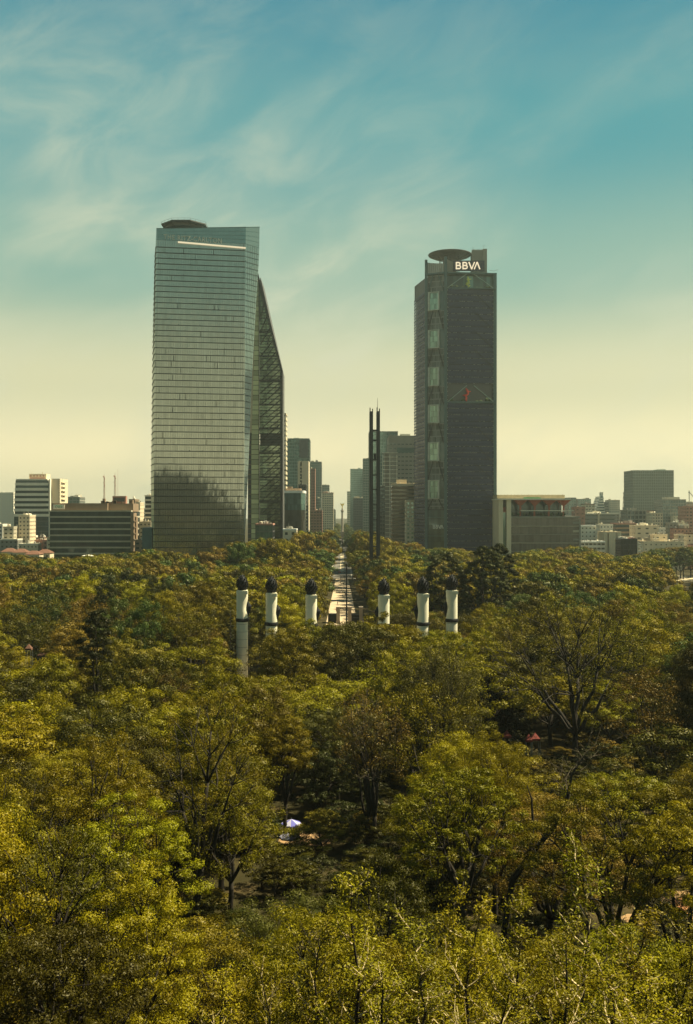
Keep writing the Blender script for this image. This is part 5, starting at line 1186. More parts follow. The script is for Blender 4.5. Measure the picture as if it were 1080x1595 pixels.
# ================================================================== TREES
LM = {'deep': leafmat('shade_tinted_olive_leaves', (0.040, 0.036, 0.003), .15), 'olive': leafmat('olive_leaves', (0.126, 0.110, 0.003)), 'yellow': leafmat('yellow_green_leaves', (0.165, 0.146, 0.003), .26),  # first entry: olive leaves with the shade of backlit crowns put into the colour
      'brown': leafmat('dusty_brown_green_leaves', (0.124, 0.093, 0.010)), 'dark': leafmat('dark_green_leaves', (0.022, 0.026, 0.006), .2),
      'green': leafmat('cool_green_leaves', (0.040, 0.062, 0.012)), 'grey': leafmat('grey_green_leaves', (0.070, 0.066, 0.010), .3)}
def quads_mesh(name, P, Nn, Ls, Ws, tint, m):
    """many leaf-sized rhombic faces as one mesh"""
    N = len(P); rg = np.random.default_rng(N)
    t = rg.normal(size=(N, 3)); t -= (t * Nn).sum(1, keepdims=True) * Nn; t /= np.linalg.norm(t, axis=1, keepdims=True) + 1e-9
    bb = np.cross(Nn, t); V = np.empty((N, 4, 3), np.float32)
    fold = Nn * (Ls[:, None] * .12)
    V[:, 0] = P - t * Ls[:, None] / 2 + fold * 0; V[:, 1] = P + bb * Ws[:, None] / 2 + fold; V[:, 2] = P + t * Ls[:, None] / 2; V[:, 3] = P - bb * Ws[:, None] / 2 + fold
    me = bpy.data.meshes.new(name); me.vertices.add(N * 4); me.vertices.foreach_set('co', V.reshape(-1))
    me.loops.add(N * 4); me.loops.foreach_set('vertex_index', np.arange(N * 4, dtype=np.int32))
    me.polygons.add(N); me.polygons.foreach_set('loop_start', np.arange(0, N * 4, 4, dtype=np.int32))
    a = me.attributes.new('tint', 'FLOAT', 'FACE'); a.data.foreach_set('value', tint.astype(np.float32))
    me.materials.append(m); me.update(calc_edges=True); return me
def kmeans(P, k, rg, it=6):
    C = P[rg.choice(len(P), k, replace=False)]
    for _ in range(it):
        d = ((P[:, None] - C[None]) ** 2).sum(2); a = d.argmin(1)
        for j in range(k):
            if (a == j).any(): C[j] = P[a == j].mean(0)
    return a, C
def make_tree(seed, R=7.0, H=20.0, base=.35, M_=60, cr=1.6, nl=300, Lf=.3, Wf=.16, style='round', m='olive', lean=(0, 0), trunk_r=.42, bark='bark', limbs=6, twigs=0, open_=0.0, sides=5, barktwig=None, twl=1.0, droop=0.0, flat=.7, rn=.38, lt=.45):
    rg = np.random.default_rng(seed)
    zb = H * base; hc = H - zb
    lob = rg.normal(size=(7, 3)); lob /= np.linalg.norm(lob, axis=1, keepdims=True); la = rg.uniform(.06, .22, 7)
    C = []
    tries = 0
    while len(C) < M_:
        best = None; bd = -1
        for _ in range(7):
            u = rg.normal(size=3); u /= np.linalg.norm(u)
            if u[2] < -.35: u[2] *= -1
            rad = 1 + (la * np.maximum(0, (lob @ u)) ** 3).sum() * 1.5 - .12
            f = rg.uniform(.80, 1.0) if rg.random() < .8 - open_ * .3 else rg.uniform(.35, .8)
            if style == 'umbrella': p = np.array([u[0] * R * rad, u[1] * R * rad, zb + hc * (.45 + .5 * max(u[2], -.2))]) * np.array([f ** .5, f ** .5, 1])
            elif style == 'cone':
                h = rg.random() ** 1.3; a = rg.uniform(0, 2 * math.pi); rr = R * (1 - h) ** .75 * rg.uniform(.75, 1.0) + .15; p = np.array([math.cos(a) * rr, math.sin(a) * rr, zb + hc * h * .97])
            elif style == 'dome':
                h = rg.random(); a = rg.uniform(0, 2 * math.pi); rr = R * math.sqrt(max(0, 1 - h ** 2.4)) * rg.uniform(.85, 1.0); p = np.array([math.cos(a) * rr, math.sin(a) * rr, zb + hc * h])
            elif style == 'tall': p = np.array([u[0] * R * rad * f * .8, u[1] * R * rad * f * .8, zb + hc * (.5 + .5 * u[2] * rad * f)])
            else: p = np.array([u[0] * R * rad * f, u[1] * R * rad * f, zb + hc * (.38 + .62 * u[2] * f * min(rad, 1.12))])
            d = min([np.linalg.norm(p - q) for q in C[-90:]], default=9)
            if d > bd: best, bd = p, d
        C.append(best)
    C = np.array(C); C[:, 0] += lean[0] * (C[:, 2] / H); C[:, 1] += lean[1] * (C[:, 2] / H)
    # leaves
    crs = cr * rg.uniform(.7, 1.25, M_); sub = 6
    Pn, Nn, T = [], [], []
    ctr = np.array([lean[0] * .6, lean[1] * .6, zb + hc * .35])
    for c, r in zip(C, crs):
        n = int(nl * (r / cr) ** 2 * rg.uniform(.7 - open_ * .3, 1.2)); ct = rg.uniform(.2, .8)
        s = rg.normal(size=(sub, 3)); s /= np.linalg.norm(s, axis=1, keepdims=True); s[:, 2] = np.abs(s[:, 2]) * .9 - .25; s *= r * .62; s[0] = 0
        w = rg.integers(0, sub, n); u = rg.normal(size=(n, 3)); u /= np.linalg.norm(u, axis=1, keepdims=True)
        q = r * .55 * rg.uniform(.35, 1, (n, 1)) ** .5
        o = s[w] + u * q; o[:, 2] *= flat
        if droop: o[:, 2] -= droop * r * rg.random(n) ** 2 * 2.0
        Pn.append(c + o); nn = u * 1.0 + s[w] / (r * .62) * .7 + rg.normal(size=(n, 3)) * rn + np.array([0, 0, .25]); Nn.append(nn)
        T.append(np.clip(.1 + ct * .55 + (rg.random(n) - .5) * lt + .225 - .1 + (rg.random(sub)[w] - .5) * .25, 0, 1))
    Pn = np.concatenate(Pn); Nn = np.concatenate(Nn); Nn /= np.linalg.norm(Nn, axis=1, keepdims=True) + 1e-9; T = np.concatenate(T)
    k = rg.uniform(.7, 1.3, len(Pn)); crown = quads_mesh('crown', Pn.astype(np.float32), Nn.astype(np.float32), Lf * k, Wf * k, T, LM[m])
    # trunk, limbs, boughs, twigs
    b = MB(); fork = Vector((lean[0] * base * .7, lean[1] * base * .7, H * base * (.75 if style != 'cone' else .9)))
    jit = lambda s: Vector(rg.normal(size=3) * s)
    def wav(p, q, n, s, up=0):
        out_ = []
        for i in range(n + 1):
            t = i / n; v = p.lerp(q, t); e = math.sin(t * math.pi)
            out_.append(v + jit(s) * e * .5 + Vector((0, 0, up * e)))
        out_[0] = p; out_[-1] = q; return out_
    if style in ('cone',):
        top = Vector((lean[0], lean[1], H * .95)); b.tube([(0, 0, -.5), tuple(fork), tuple(top)], [trunk_r, trunk_r * .8, .05], 7)
        for c in C[::2]: v = Vector(c); b.tube([(lean[0] * v.z / H, lean[1] * v.z / H, v.z - .4), tuple(v)], [.07, .02], 3)
    else:
        tr = wav(Vector((0, 0, -.6)), fork, 4, trunk_r * .5); b.tube([tuple(v) for v in tr], [trunk_r * 1.25, trunk_r, trunk_r * .92, trunk_r * .86, trunk_r * .8], 8)
        k1 = min(limbs, M_); a1, C1 = kmeans(C, k1, rg)
        for j in range(k1):
            g1 = C[a1 == j]
            if not len(g1): continue
            Lp = fork.lerp(Vector(C1[j]), .55) + Vector((0, 0, hc * .04)); r1 = trunk_r * .62 * math.sqrt(len(g1) / M_ * k1) ** .6
            b.tube([tuple(v) for v in wav(fork - Vector((0, 0, .3)), Lp, 4, R * .045, up=-.03 * hc)], [r1, r1 * .92, r1 * .85, r1 * .75, r1 * .65], 6)
            k2 = max(1, min(len(g1), int(round(len(g1) / 4.5)))); a2, C2_ = kmeans(g1, k2, rg, 4)
            for i in range(k2):
                g2 = g1[a2 == i]
                if not len(g2): continue
                S = Lp.lerp(Vector(C2_[i]), .62); r2 = r1 * .45
                b.tube([tuple(v) for v in wav(Lp, S, 3, R * .03)], [r2, r2 * .85, r2 * .7, r2 * .6], sides)
                for c in g2:
                    e = Vector(c); b.tube([tuple(v) for v in wav(S, e, 2, R * .02)], [r2 * .5, r2 * .38, r2 * .15], max(3, sides - 2))
                    if twigs:
                        for _ in range(twigs):
                            d = (e - Vector(ctr)).normalized() + jit(.45) + Vector((0, 0, .5)); d.normalize(); ln = cr * twl * rg.uniform(.6, 1.5); s0 = S.lerp(e, rg.uniform(.3, 1))
                            mid = s0 + d * ln * .5 + jit(.10); b.tube([tuple(s0), tuple(mid), tuple(mid + (d + jit(.3)) * ln * .5)], [r2 * .25 + .014, r2 * .18 + .010, .010], 3, 1 if barktwig else 0)
    trunk = b.mesh('trunk', [M[bark]] + ([M[barktwig]] if barktwig else [])); trunk.polygons.foreach_set('use_smooth', [True] * len(trunk.polygons))
    return crown, trunk
def place_tree(protos, x, y, s=(1, 1, 1), rz=0, m=None, name='broadleaf_tree', label='', group=None, cat='tree'):
    root = empty(name, (x, y, gz(x, y)), label, cat, group, rz); root.scale = s
    t = link('trunk', protos[1], root); c = link('crown', protos[0], root)
    if m: c.material_slots[0].link = 'OBJECT'; c.material_slots[0].material = LM[m]
    return root

# ---- heroes: (px, py_top, Y, R, kwargs, name, label)
taken = []
def hero(px, pyt, Y, R, label, name='broadleaf_tree', m='olive', leanpx=0, rz=0, **kw):
    x = X(px, Y); g = gz(x, Y); H = Z(pyt, Y) - g; lean = (X(540 + leanpx, Y), 0)
    c, t = make_tree(int(px * 7 + pyt), R=R, H=H, m=m, lean=lean, **kw); place_tree((c, t), x, Y, name=name, label=label, rz=rz); taken.append((x + lean[0] * .7, Y, R))
hero(300, 1088, 108, 6.6, 'airy yellow-topped tree with a black forked trunk, tallest in the lower left half', m='yellow', leanpx=45, M_=72, cr=1.15, nl=170, Lf=.22, Wf=.085, base=.42, limbs=5, open_=.9, twigs=2, trunk_r=.52)
hero(500, 1420, 52, 3.6, 'low yellow-green crown at the lower edge left of the pale shoots', m='yellow', M_=80, cr=.95, nl=420, Lf=.15, Wf=.055, base=.3, limbs=6, trunk_r=.28)
hero(620, 1455, 50, 3.6, 'low yellow-green crown behind the pale shoots at bottom centre', m='olive', M_=80, cr=.95, nl=420, Lf=.15, Wf=.055, base=.3, limbs=6, trunk_r=.28)
hero(740, 1450, 52, 3.8, 'low yellow crown behind the pale shoots right of bottom centre', m='yellow', M_=80, cr=.95, nl=420, Lf=.15, Wf=.055, base=.3, limbs=6, trunk_r=.28)
hero(860, 1455, 49, 3.8, 'low yellow crown behind the short pale shoots in the lower right', m='yellow', M_=80, cr=.95, nl=420, Lf=.15, Wf=.055, base=.3, limbs=6, trunk_r=.28)
hero(980, 1475, 50, 3.8, 'low olive crown behind the slanting pale-twigged tree', m='olive', M_=80, cr=.95, nl=420, Lf=.15, Wf=.055, base=.3, limbs=6, trunk_r=.28)
hero(1075, 1480, 50, 3.6, 'low olive crown cut by the frame edge in the bottom right', m='yellow', M_=80, cr=.95, nl=420, Lf=.15, Wf=.055, base=.3, limbs=6, trunk_r=.28)
hero(895, 928, 182, 14.5, 'huge spreading tree on the right, dark limbs showing through thin leaves', m='olive', leanpx=10, M_=170, cr=1.5, nl=120, Lf=.30, Wf=.13, base=.26, limbs=8, open_=.9, twigs=3, trunk_r=.62)
hero(572, 1085, 136, 6.3, 'thin brownish tree with twin dark trunks and bare twig tips, mid canopy', m='brown', leanpx=8, M_=85, cr=1.2, nl=130, Lf=.24, Wf=.10, base=.30, limbs=5, open_=.9, twigs=4, trunk_r=.45, style='tall', barktwig='barkm', droop=.5)
hero(588, 1120, 133, 4.6, 'leaning dark-stemmed tree twined with the thin brownish twin-trunked one', m='grey', leanpx=-14, M_=50, cr=1.1, nl=120, Lf=.24, Wf=.10, base=.42, limbs=4, open_=.8, twigs=3, trunk_r=.38, style='tall', barktwig='barkm')
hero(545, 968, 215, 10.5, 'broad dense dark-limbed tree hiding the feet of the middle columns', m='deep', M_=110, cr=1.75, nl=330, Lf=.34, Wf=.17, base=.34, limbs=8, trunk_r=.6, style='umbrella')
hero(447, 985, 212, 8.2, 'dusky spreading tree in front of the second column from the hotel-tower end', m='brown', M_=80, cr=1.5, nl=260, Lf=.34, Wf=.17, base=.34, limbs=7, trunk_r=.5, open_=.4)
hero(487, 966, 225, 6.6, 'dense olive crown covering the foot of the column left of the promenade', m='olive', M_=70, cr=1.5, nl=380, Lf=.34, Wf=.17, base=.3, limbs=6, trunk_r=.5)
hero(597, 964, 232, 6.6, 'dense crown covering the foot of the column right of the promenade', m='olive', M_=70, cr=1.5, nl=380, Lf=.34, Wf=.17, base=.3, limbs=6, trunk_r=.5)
hero(470, 1102, 176, 6.2, 'shade-tinted olive tree below the broad dark-limbed tree, left of the pale plinth', m='deep', M_=75, cr=1.4, nl=300, Lf=.28, Wf=.13, base=.3, limbs=6, trunk_r=.4)
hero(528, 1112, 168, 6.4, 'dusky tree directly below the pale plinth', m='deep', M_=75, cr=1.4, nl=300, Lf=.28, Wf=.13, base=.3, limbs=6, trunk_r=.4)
hero(498, 1165, 152, 4.6, 'short shaded tree behind the two sun umbrellas', m='dark', M_=60, cr=1.2, nl=300, Lf=.26, Wf=.12, base=.25, limbs=6, trunk_r=.3)
hero(612, 978, 222, 8.6, 'rounded bright-topped tree right of the broad dark-limbed one', m='olive', M_=80, cr=1.6, nl=330, Lf=.34, Wf=.17, base=.34, limbs=7, trunk_r=.5)
hero(718, 988, 200, 8.6, 'billowing yellow-topped tree at the feet of the two right-hand columns', m='yellow', M_=90, cr=1.6, nl=330, Lf=.33, Wf=.16, base=.36, limbs=7, trunk_r=.5)
hero(688, 1003, 152, 7.2, 'drooping grey-green tree with a straight dark stem below the right-hand columns', m='grey', M_=110, cr=1.25, nl=230, Lf=.26, Wf=.10, base=.26, limbs=6, trunk_r=.5, droop=1.0, style='tall', open_=.4, twigs=1)

def leaning_snag():
    Y = 96.0; root = empty('dead_tree', (X(770, Y), Y, gz(X(770, Y), Y)), 'leaning nearly leafless dark tree with pale snapped twigs, right of the leaf-dotted dome', 'tree'); ox, g = root.location.x, root.location.z
    P = [(770, 1470), (800, 1372), (826, 1335), (862, 1290), (884, 1240), (890, 1205), (912, 1175)]
    pts = [(X(a, Y) - ox, math.sin(i) * .3, Z(c, Y) - g) for i, (a, c) in enumerate(P)]; pts[0] = (0, 0, -.5)
    b = MB(); b.tube(pts, [.40, .33, .28, .24, .18, .12, .05], 8); r = random.Random(9)
    b.tube([pts[2], (X(832, Y) - ox, .4, Z(1290, Y) - g), (X(829, Y) - ox, .2, Z(1245, Y) - g), (X(822, Y) - ox, .2, Z(1225, Y) - g)], [.18, .14, .09, .04], 6)
    b.build('trunk', M['bark'], root)
    for _ in range(46):
        t = r.randint(2, 6); s = Vector(pts[t]) + Vector((r.uniform(-.3, .3), 0, r.uniform(-1, 1))); d = Vector((r.uniform(-1, 1), r.uniform(-.6, .6), r.uniform(.1, 1))).normalized(); L_ = r.uniform(1.2, 3.8)
        b2 = MB() if _ % 23 == 0 else b2
        m1 = s + d * L_ * .4 + Vector((0, 0, r.uniform(-.2, .3))); e = m1 + (d + Vector((r.uniform(-.5, .5), r.uniform(-.4, .4), r.uniform(-.5, .4)))).normalized() * L_ * .6
        b2.tube([tuple(s), tuple(m1), tuple(e)], [.04, .028, .01], 4); f = m1 + Vector((r.uniform(-.7, .7), r.uniform(-.4, .4), r.uniform(.2, .9))); b2.tube([tuple(m1), tuple(f)], [.03, .012], 3)
        if _ % 23 == 22: b2.build('bare_twigs', M['barkm'], root)
leaning_snag(); taken.append((X(800, 96), 96, 2.5))
hero(722, 1212, 97, 6.4, 'dome of separate yellow-green leaf tufts, centre right in the foreground', m='yellow', M_=150, cr=.85, nl=170, Lf=.24, Wf=.12, base=.55, limbs=7, trunk_r=.35, open_=.5, style='round')
hero(955, 1225, 88, 6.8, 'lumpy bright olive dome in the right foreground with deep shade below', m='olive', M_=110, cr=1.15, nl=420, Lf=.20, Wf=.085, base=.45, limbs=7, trunk_r=.4)
hero(1066, 1265, 84, 4.6, 'bright dome cut by the frame edge beside the lumpy olive one', m='yellow', M_=60, cr=1.1, nl=400, Lf=.20, Wf=.085, base=.45, limbs=6, trunk_r=.35)
hero(150, 1150, 98, 7.2, 'big yellow-olive crown with stacked leaf tiers, left foreground', m='yellow', M_=120, cr=1.25, nl=420, Lf=.21, Wf=.085, base=.38, limbs=7, trunk_r=.4, open_=.3)
hero(20, 1190, 90, 5.8, 'shaggy yellow-olive crown cut by the frame edge with a curved dark limb', m='olive', M_=80, cr=1.2, nl=330, Lf=.21, Wf=.085, base=.35, limbs=5, trunk_r=.4, open_=.6)
hero(188, 1250, 82, 4.8, 'bright yellow lower crown pressed against the black forked trunk', m='yellow', M_=90, cr=1.1, nl=430, Lf=.19, Wf=.08, base=.4, limbs=6, trunk_r=.35)
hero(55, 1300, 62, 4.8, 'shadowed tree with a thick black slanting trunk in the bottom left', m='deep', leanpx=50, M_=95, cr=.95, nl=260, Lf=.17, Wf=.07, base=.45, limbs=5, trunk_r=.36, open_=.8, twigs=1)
hero(212, 1375, 60, 4.0, 'large bright-edged crown filling the bottom left', m='yellow', M_=110, cr=.95, nl=460, Lf=.16, Wf=.065, base=.3, limbs=6, trunk_r=.35)
hero(80, 1440, 50, 3.9, 'shade-tinted olive crown in the bottom left corner', m='deep', M_=90, cr=.9, nl=430, Lf=.15, Wf=.06, base=.3, limbs=6, trunk_r=.3)
hero(437, 1385, 72, 4.6, 'dull small-leaved grey-green dome at bottom centre', m='grey', M_=90, cr=1.0, nl=430, Lf=.13, Wf=.09, base=.35, limbs=6, trunk_r=.3)
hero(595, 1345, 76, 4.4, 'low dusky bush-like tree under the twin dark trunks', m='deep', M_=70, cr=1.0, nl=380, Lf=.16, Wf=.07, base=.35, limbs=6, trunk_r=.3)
hero(445, 1128, 142, 4.6, 'upright tree with glowing yellow crown top left of the twin dark trunks', m='yellow', M_=70, cr=1.15, nl=330, Lf=.25, Wf=.11, base=.4, limbs=6, trunk_r=.35, style='tall')
hero(360, 1205, 112, 6.0, 'soft olive crown right of the black forked trunk', m='olive', M_=80, cr=1.25, nl=330, Lf=.22, Wf=.09, base=.4, limbs=6, trunk_r=.35, droop=.4)
hero(153, 948, 190, 3.6, 'narrow dark tree on a tall bare stem in the left canopy', name='conifer', m='dark', M_=60, cr=1.0, nl=260, Lf=.3, Wf=.13, base=.42, trunk_r=.35, style='tall')
for px, pt, Y, R, lab in ((693, 861, 330, 9.8, 'rounded blackish conifer directly behind the outermost right column'), (757, 853, 326, 9.4, 'dense dark green dome-shaped conifer with knobbly branch tips'), (777, 850, 345, 8.5, 'pointed dark conifer just behind the dome-shaped one'),
                          (780, 1045, 190, 5.0, 'dark hollow-looking tree in shade below the huge spreading tree')):
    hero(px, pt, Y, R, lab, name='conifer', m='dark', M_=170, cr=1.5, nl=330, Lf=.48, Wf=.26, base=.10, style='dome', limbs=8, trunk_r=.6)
for px, pt, pb, Y, lab in ((359.5, 943, 1064, 258, 'tall black-green cypress spire left of the outermost white column'), (388, 946, 1060, 270, 'cypress spire close behind the outermost white column'), (308, 944, 980, 300, 'lone slender cypress tip farther left of the columns'),
                           (730, 951, 985, 300, 'first slender cypress tip right of the columns'), (765, 962, 990, 300, 'second slender cypress tip right of the columns'), (747, 975, 990, 300, 'short cypress tip between the two slender ones')):
    hero(px, pt, Y, 1.25 if Y < 280 else .95, lab, name='cypress', m='dark', M_=70, cr=.5, nl=110, Lf=.3, Wf=.12, base=.04, style='cone', trunk_r=.22)
# foreground twiggy young trees on the hill slope
def young_tree(seed, H=10.5):
    rg = np.random.default_rng(seed); V3 = lambda *a: Vector(a); b = MB(); P = []
    def leafy(p, q, n, sp):
        for _ in range(n): t = rg.random(); v = p.lerp(q, t); P.append(tuple(v + Vector(rg.normal(size=3) * sp)))
    lead = [V3(0, 0, -.5)]; p = V3(0, 0, 0)
    for i in range(8): p = p + V3(rg.normal() * .14, rg.normal() * .14, H / 8); lead.append(p)
    b.tube([tuple(v) for v in lead], [.12, .11, .10, .085, .07, .055, .04, .028, .012], 6, 0)
    for i in range(2, 8):
        for _ in range(rg.integers(3, 5)):
            o = lead[i].lerp(lead[i + 1], rg.random()); a = rg.uniform(0, 6.283); ln = (1 - i / 10) * rg.uniform(1.8, 3.6); d = V3(math.cos(a), math.sin(a), rg.uniform(.1, .6)); d.normalize()
            pts = [o]
            for k in range(5): d = (d + V3(rg.normal() * .12, rg.normal() * .12, .22)).normalized(); pts.append(pts[-1] + d * ln / 5)
            r0 = .060 * (1 - i / 14); b.tube([tuple(v) for v in pts], [r0, r0 * .85, r0 * .7, r0 * .55, r0 * .4, .008], 4, 1)
            leafy(pts[1], pts[-1], 38, .22)
            for k in (1, 2, 3, 4):
                if rg.random() < .75:
                    e = (d + Vector(rg.normal(size=3) * .55) + V3(0, 0, .35)).normalized(); l2 = ln * rg.uniform(.18, .42); m1 = pts[k] + e * l2 * .5; m2 = m1 + (e + V3(rg.normal() * .2, rg.normal() * .2, .35)).normalized() * l2 * .5
                    b.tube([tuple(pts[k]), tuple(m1), tuple(m2)], [r0 * .45, r0 * .35, .006], 3, 1); leafy(pts[k], m2, 26, .16)
    P = np.array(P); keep = P[:, 2] > .3; P = P[keep]; n = len(P); Nn = rg.normal(size=(n, 3)) * .6 + np.array([0, 0, .7]); Nn /= np.linalg.norm(Nn, axis=1, keepdims=True); k = rg.uniform(.7, 1.35, n)
    crown = quads_mesh('crown', P.astype(np.float32), Nn.astype(np.float32), .15 * k, .050 * k, rg.uniform(.2, 1, n), LM['yellow']); tr = b.mesh('trunk', [M['bark'], M['barkp']]); return crown, tr
tw = [young_tree(900 + i) for i in range(4)]
tws = [(570, 1372, 43, 'thin-twigged young tree with pale upright shoots, tallest at bottom centre'), (640, 1440, 47, 'pale-twigged young tree second from bottom centre'), (700, 1410, 52, 'pale-twigged young tree behind the bottom middle pair'), (740, 1420, 40, 'pale-twigged young tree leaning over the lower frame edge'),
       (810, 1400, 46, 'pale-twigged young tree right of the lower middle'), (900, 1335, 42, 'candelabra-shaped pale-twigged tree, tallest in the lower right'), (870, 1450, 37, 'short pale-twigged tree in front of the candelabra-shaped one'), (985, 1430, 43, 'slanting pale-twigged tree in the lower right'),
       (1050, 1450, 48, 'pale-twigged tree at the lower right frame edge'), (505, 1440, 48, 'pale-twigged tree next to the dull grey-green dome'), (600, 1500, 38, 'low pale-twigged tree near the lower frame edge'), (680, 1510, 35, 'lowest pale-twigged tree, right of bottom centre'), (780, 1500, 36, 'pale-twigged tree in the thick of the lower right shoots'),
       (940, 1510, 35, 'bushy pale-twigged tree bottom right'), (1030, 1520, 36, 'leafy pale-twigged tree in the bottom right corner'), (420, 1500, 44, 'low yellow shrub-like tree below the grey-green dome'), (330, 1530, 46, 'pale-twigged shrub-like tree right of the big bright-edged crown')]
rr_ = random.Random(5)
for i, (px, pt, Y, lab) in enumerate(tws):
    x = X(px, Y); H = Z(pt, Y) - gz(x, Y); s = H / 10.5; w = max(.85, min(1.15, s)) * rr_.uniform(.95, 1.25)
    place_tree(tw[i % 4], x, Y, (w, w, s), rr_.uniform(0, 6.28), rr_.choice(['yellow', 'yellow', 'olive']), 'young_tree', lab, 'pale-twigged young trees on the near slope')

# ---- prototypes for the repeated trees at three distances
def proto(seed, lod, st):
    k = dict(round=dict(R=7.2, H=20, style='round', base=.32), wide=dict(R=8.6, H=19, style='umbrella', base=.42), tall=dict(R=6.4, H=22, style='tall', base=.28), airy=dict(R=7.6, H=21, style='round', base=.34, open_=.9))[st]
    if lod == 0: a = dict(M_=80, cr=1.6, nl=640 if st != 'airy' else 300, Lf=.20, Wf=.085, limbs=7, twigs=1 if st == 'airy' else 0)
    elif lod == 1: a = dict(rn=.26, lt=.28, M_=44, cr=2.2, nl=430 if st != 'airy' else 200, Lf=.34, Wf=.17, limbs=7, sides=4)
    else: a = dict(rn=.22, lt=.2, M_=30, cr=2.6, nl=190, Lf=.62, Wf=.40, limbs=5, sides=3)
    k.update(a); return make_tree(seed, m='olive', **k)
ST = ['round', 'wide', 'tall', 'airy']
PR = {(l, s): [proto(1000 + l * 100 + i * 10 + j, l, s) for j in range(2 if l == 1 else 1)] for l in (0, 1) for i, s in enumerate(ST)}
BH = {'round': 20, 'wide': 19, 'tall': 22, 'airy': 21}; BR = {'round': 7.2, 'wide': 8.6, 'tall': 6.0, 'airy': 7.6}
col_lim = [(655, 725, 345, 955), (720, 800, 338, 908), (364, 394, 262, 1062), (410, 438, 262, 985), (474, 497, 263, 962), (588, 610, 263, 958), (646, 671, 262, 993), (691, 716, 264, 990), (511, 576, 430, 970), (515, 570, 300, 962)]
windows = [(284, 345, 1195, 1405, 107), (872, 925, 1080, 1190, 180), (797, 885, 1245, 1362, 95), (66, 112, 1310, 1500, 61), (562, 602, 1150, 1318, 132), (434, 476, 1268, 1308, 143), (1040, 1085, 1392, 1432, 124), (62, 74, 1008, 1022, 214), (825, 845, 1133, 1146, 175), (785, 795, 1133, 1141, 176), (1048, 1085, 889, 912, 690), (976, 1004, 1424, 1442, 114), (168, 184, 1396, 1412, 108), (147, 160, 965, 1070, 188)]
def ymax(px):
    if px < 215: return 735
    if px < 450: return 590
    if px < 640: return 700
    if px < 782: return 738
    if px < 905: return 705
    return 725
def try_tree(x, y, R, H):
    g = gz(x, y); pc = 540 + x * F / y; pr = R * F / y
    top = 797.5 + (H0 - g - H) * F / y
    for a, c, yl, lim in col_lim:
        if y < yl + R * .6 and pc + pr * .92 > a and pc - pr * .92 < c and top < lim:
            H2 = H0 - g - (lim - 797.5) * y / F
            if H2 < 6: return None
            H = min(H, H2); top = 797.5 + (H0 - g - H) * F / y
    bot = 797.5 + (H0 - g - H * .3) * F / y
    for a, c, t, bb, yl in windows:
        if y < yl and pc + pr * .85 > a and pc - pr * .85 < c and top < bb and bot > t - 4: return None
        if y < yl and pc + pr * .12 > a and pc - pr * .12 < c and top < bb: return None
    return H
def crest(px):
    """lowest allowed tree-top row where the canopy meets the buildings"""
    t = [(0, 862), (80, 870), (200, 860), (240, 852), (300, 862), (345, 850), (400, 838), (440, 838), (470, 822), (505, 806), (528, 812), (534, 850), (545, 812), (560, 806), (600, 838), (645, 845), (665, 855), (700, 852), (780, 868), (850, 852), (905, 850), (960, 868), (1000, 862), (1040, 850), (1080, 850)]
    return lerp_tab(t, px)
rt = random.Random(77); cand = []; ro_ = random.Random(78)
y = 58.0
while y < 735:
    sp = 9.8 if y < 150 else (11.8 if y < 300 else 12.0)
    half = .38 * y + 12; n = int(2 * half / sp)
    for i in range(n + 1):
        x = -half + i * sp + rt.uniform(-.36, .36) * sp + (sp / 2 if int(y) % 2 else 0); yy = y + rt.uniform(-.38, .38) * sp
        px = 540 + x * F / yy
        if yy > ymax(px) or yy < 55: continue
        if yy > 262 and abs(x - ax(yy)) < (11.0 if yy > 500 else 12.0) : continue
        if yy > 250 and yy < 300 and abs(x) < 13: continue
        if any((x - a) ** 2 + (yy - b_) ** 2 < (max(r_ * .72, 2.2) + 2.5) ** 2 for a, b_, r_ in taken): continue
        cand.append((yy, x))
    y += sp * .88
cand.sort(); side_trees = []
y = 26.0
while y < 330:          # the wood goes on past both edges of the picture
    for sgn in (-1, 1):
        x = .36 * y + 8.5
        while x < .36 * y + 62:
            yy = y + ro_.uniform(-3, 3); xx = sgn * (x + ro_.uniform(-2, 2)); side_trees.append((xx, yy, 0, ro_.uniform(.7, 1.1), ro_.uniform(12, 19) if yy > 70 else ro_.uniform(8, 12), ro_.choice(['olive', 'yellow', 'brown', 'deep', 'dark']), ro_.uniform(0, 6.28))); x += 9.5
    y += 9.0
zones = [(lambda px, y: y < 120, 'near the bottom of the picture'), (lambda px, y: y < 200 and px < 360, 'in the canopy below and left of the white columns'), (lambda px, y: y < 200 and px > 720, 'in the canopy below and right of the white columns'), (lambda px, y: y < 200, 'in the shady middle below the white columns'),
         (lambda px, y: px < 365, 'in the park canopy left of the white columns'), (lambda px, y: px > 715, 'in the park canopy right of the white columns'), (lambda px, y: True, 'in the park canopy among the white columns')]
adj = {'deep': 'shade-tinted olive', 'olive': 'olive-green', 'yellow': 'yellow-tinged', 'brown': 'dusty brown-green', 'dark': 'dark green', 'green': 'cool green', 'grey': 'dull grey-green'}
shp = {'round': 'rounded', 'wide': 'wide flat-topped', 'tall': 'upright', 'airy': 'loose open-crowned'}
far = []; nind = 0
for q_ in side_trees:
    if abs(q_[0]) > .36 * q_[1] + 8.6 * q_[3] and abs(q_[0] * F / q_[1]) > 545 + 9 * q_[3] * F / q_[1]: far.append(q_)
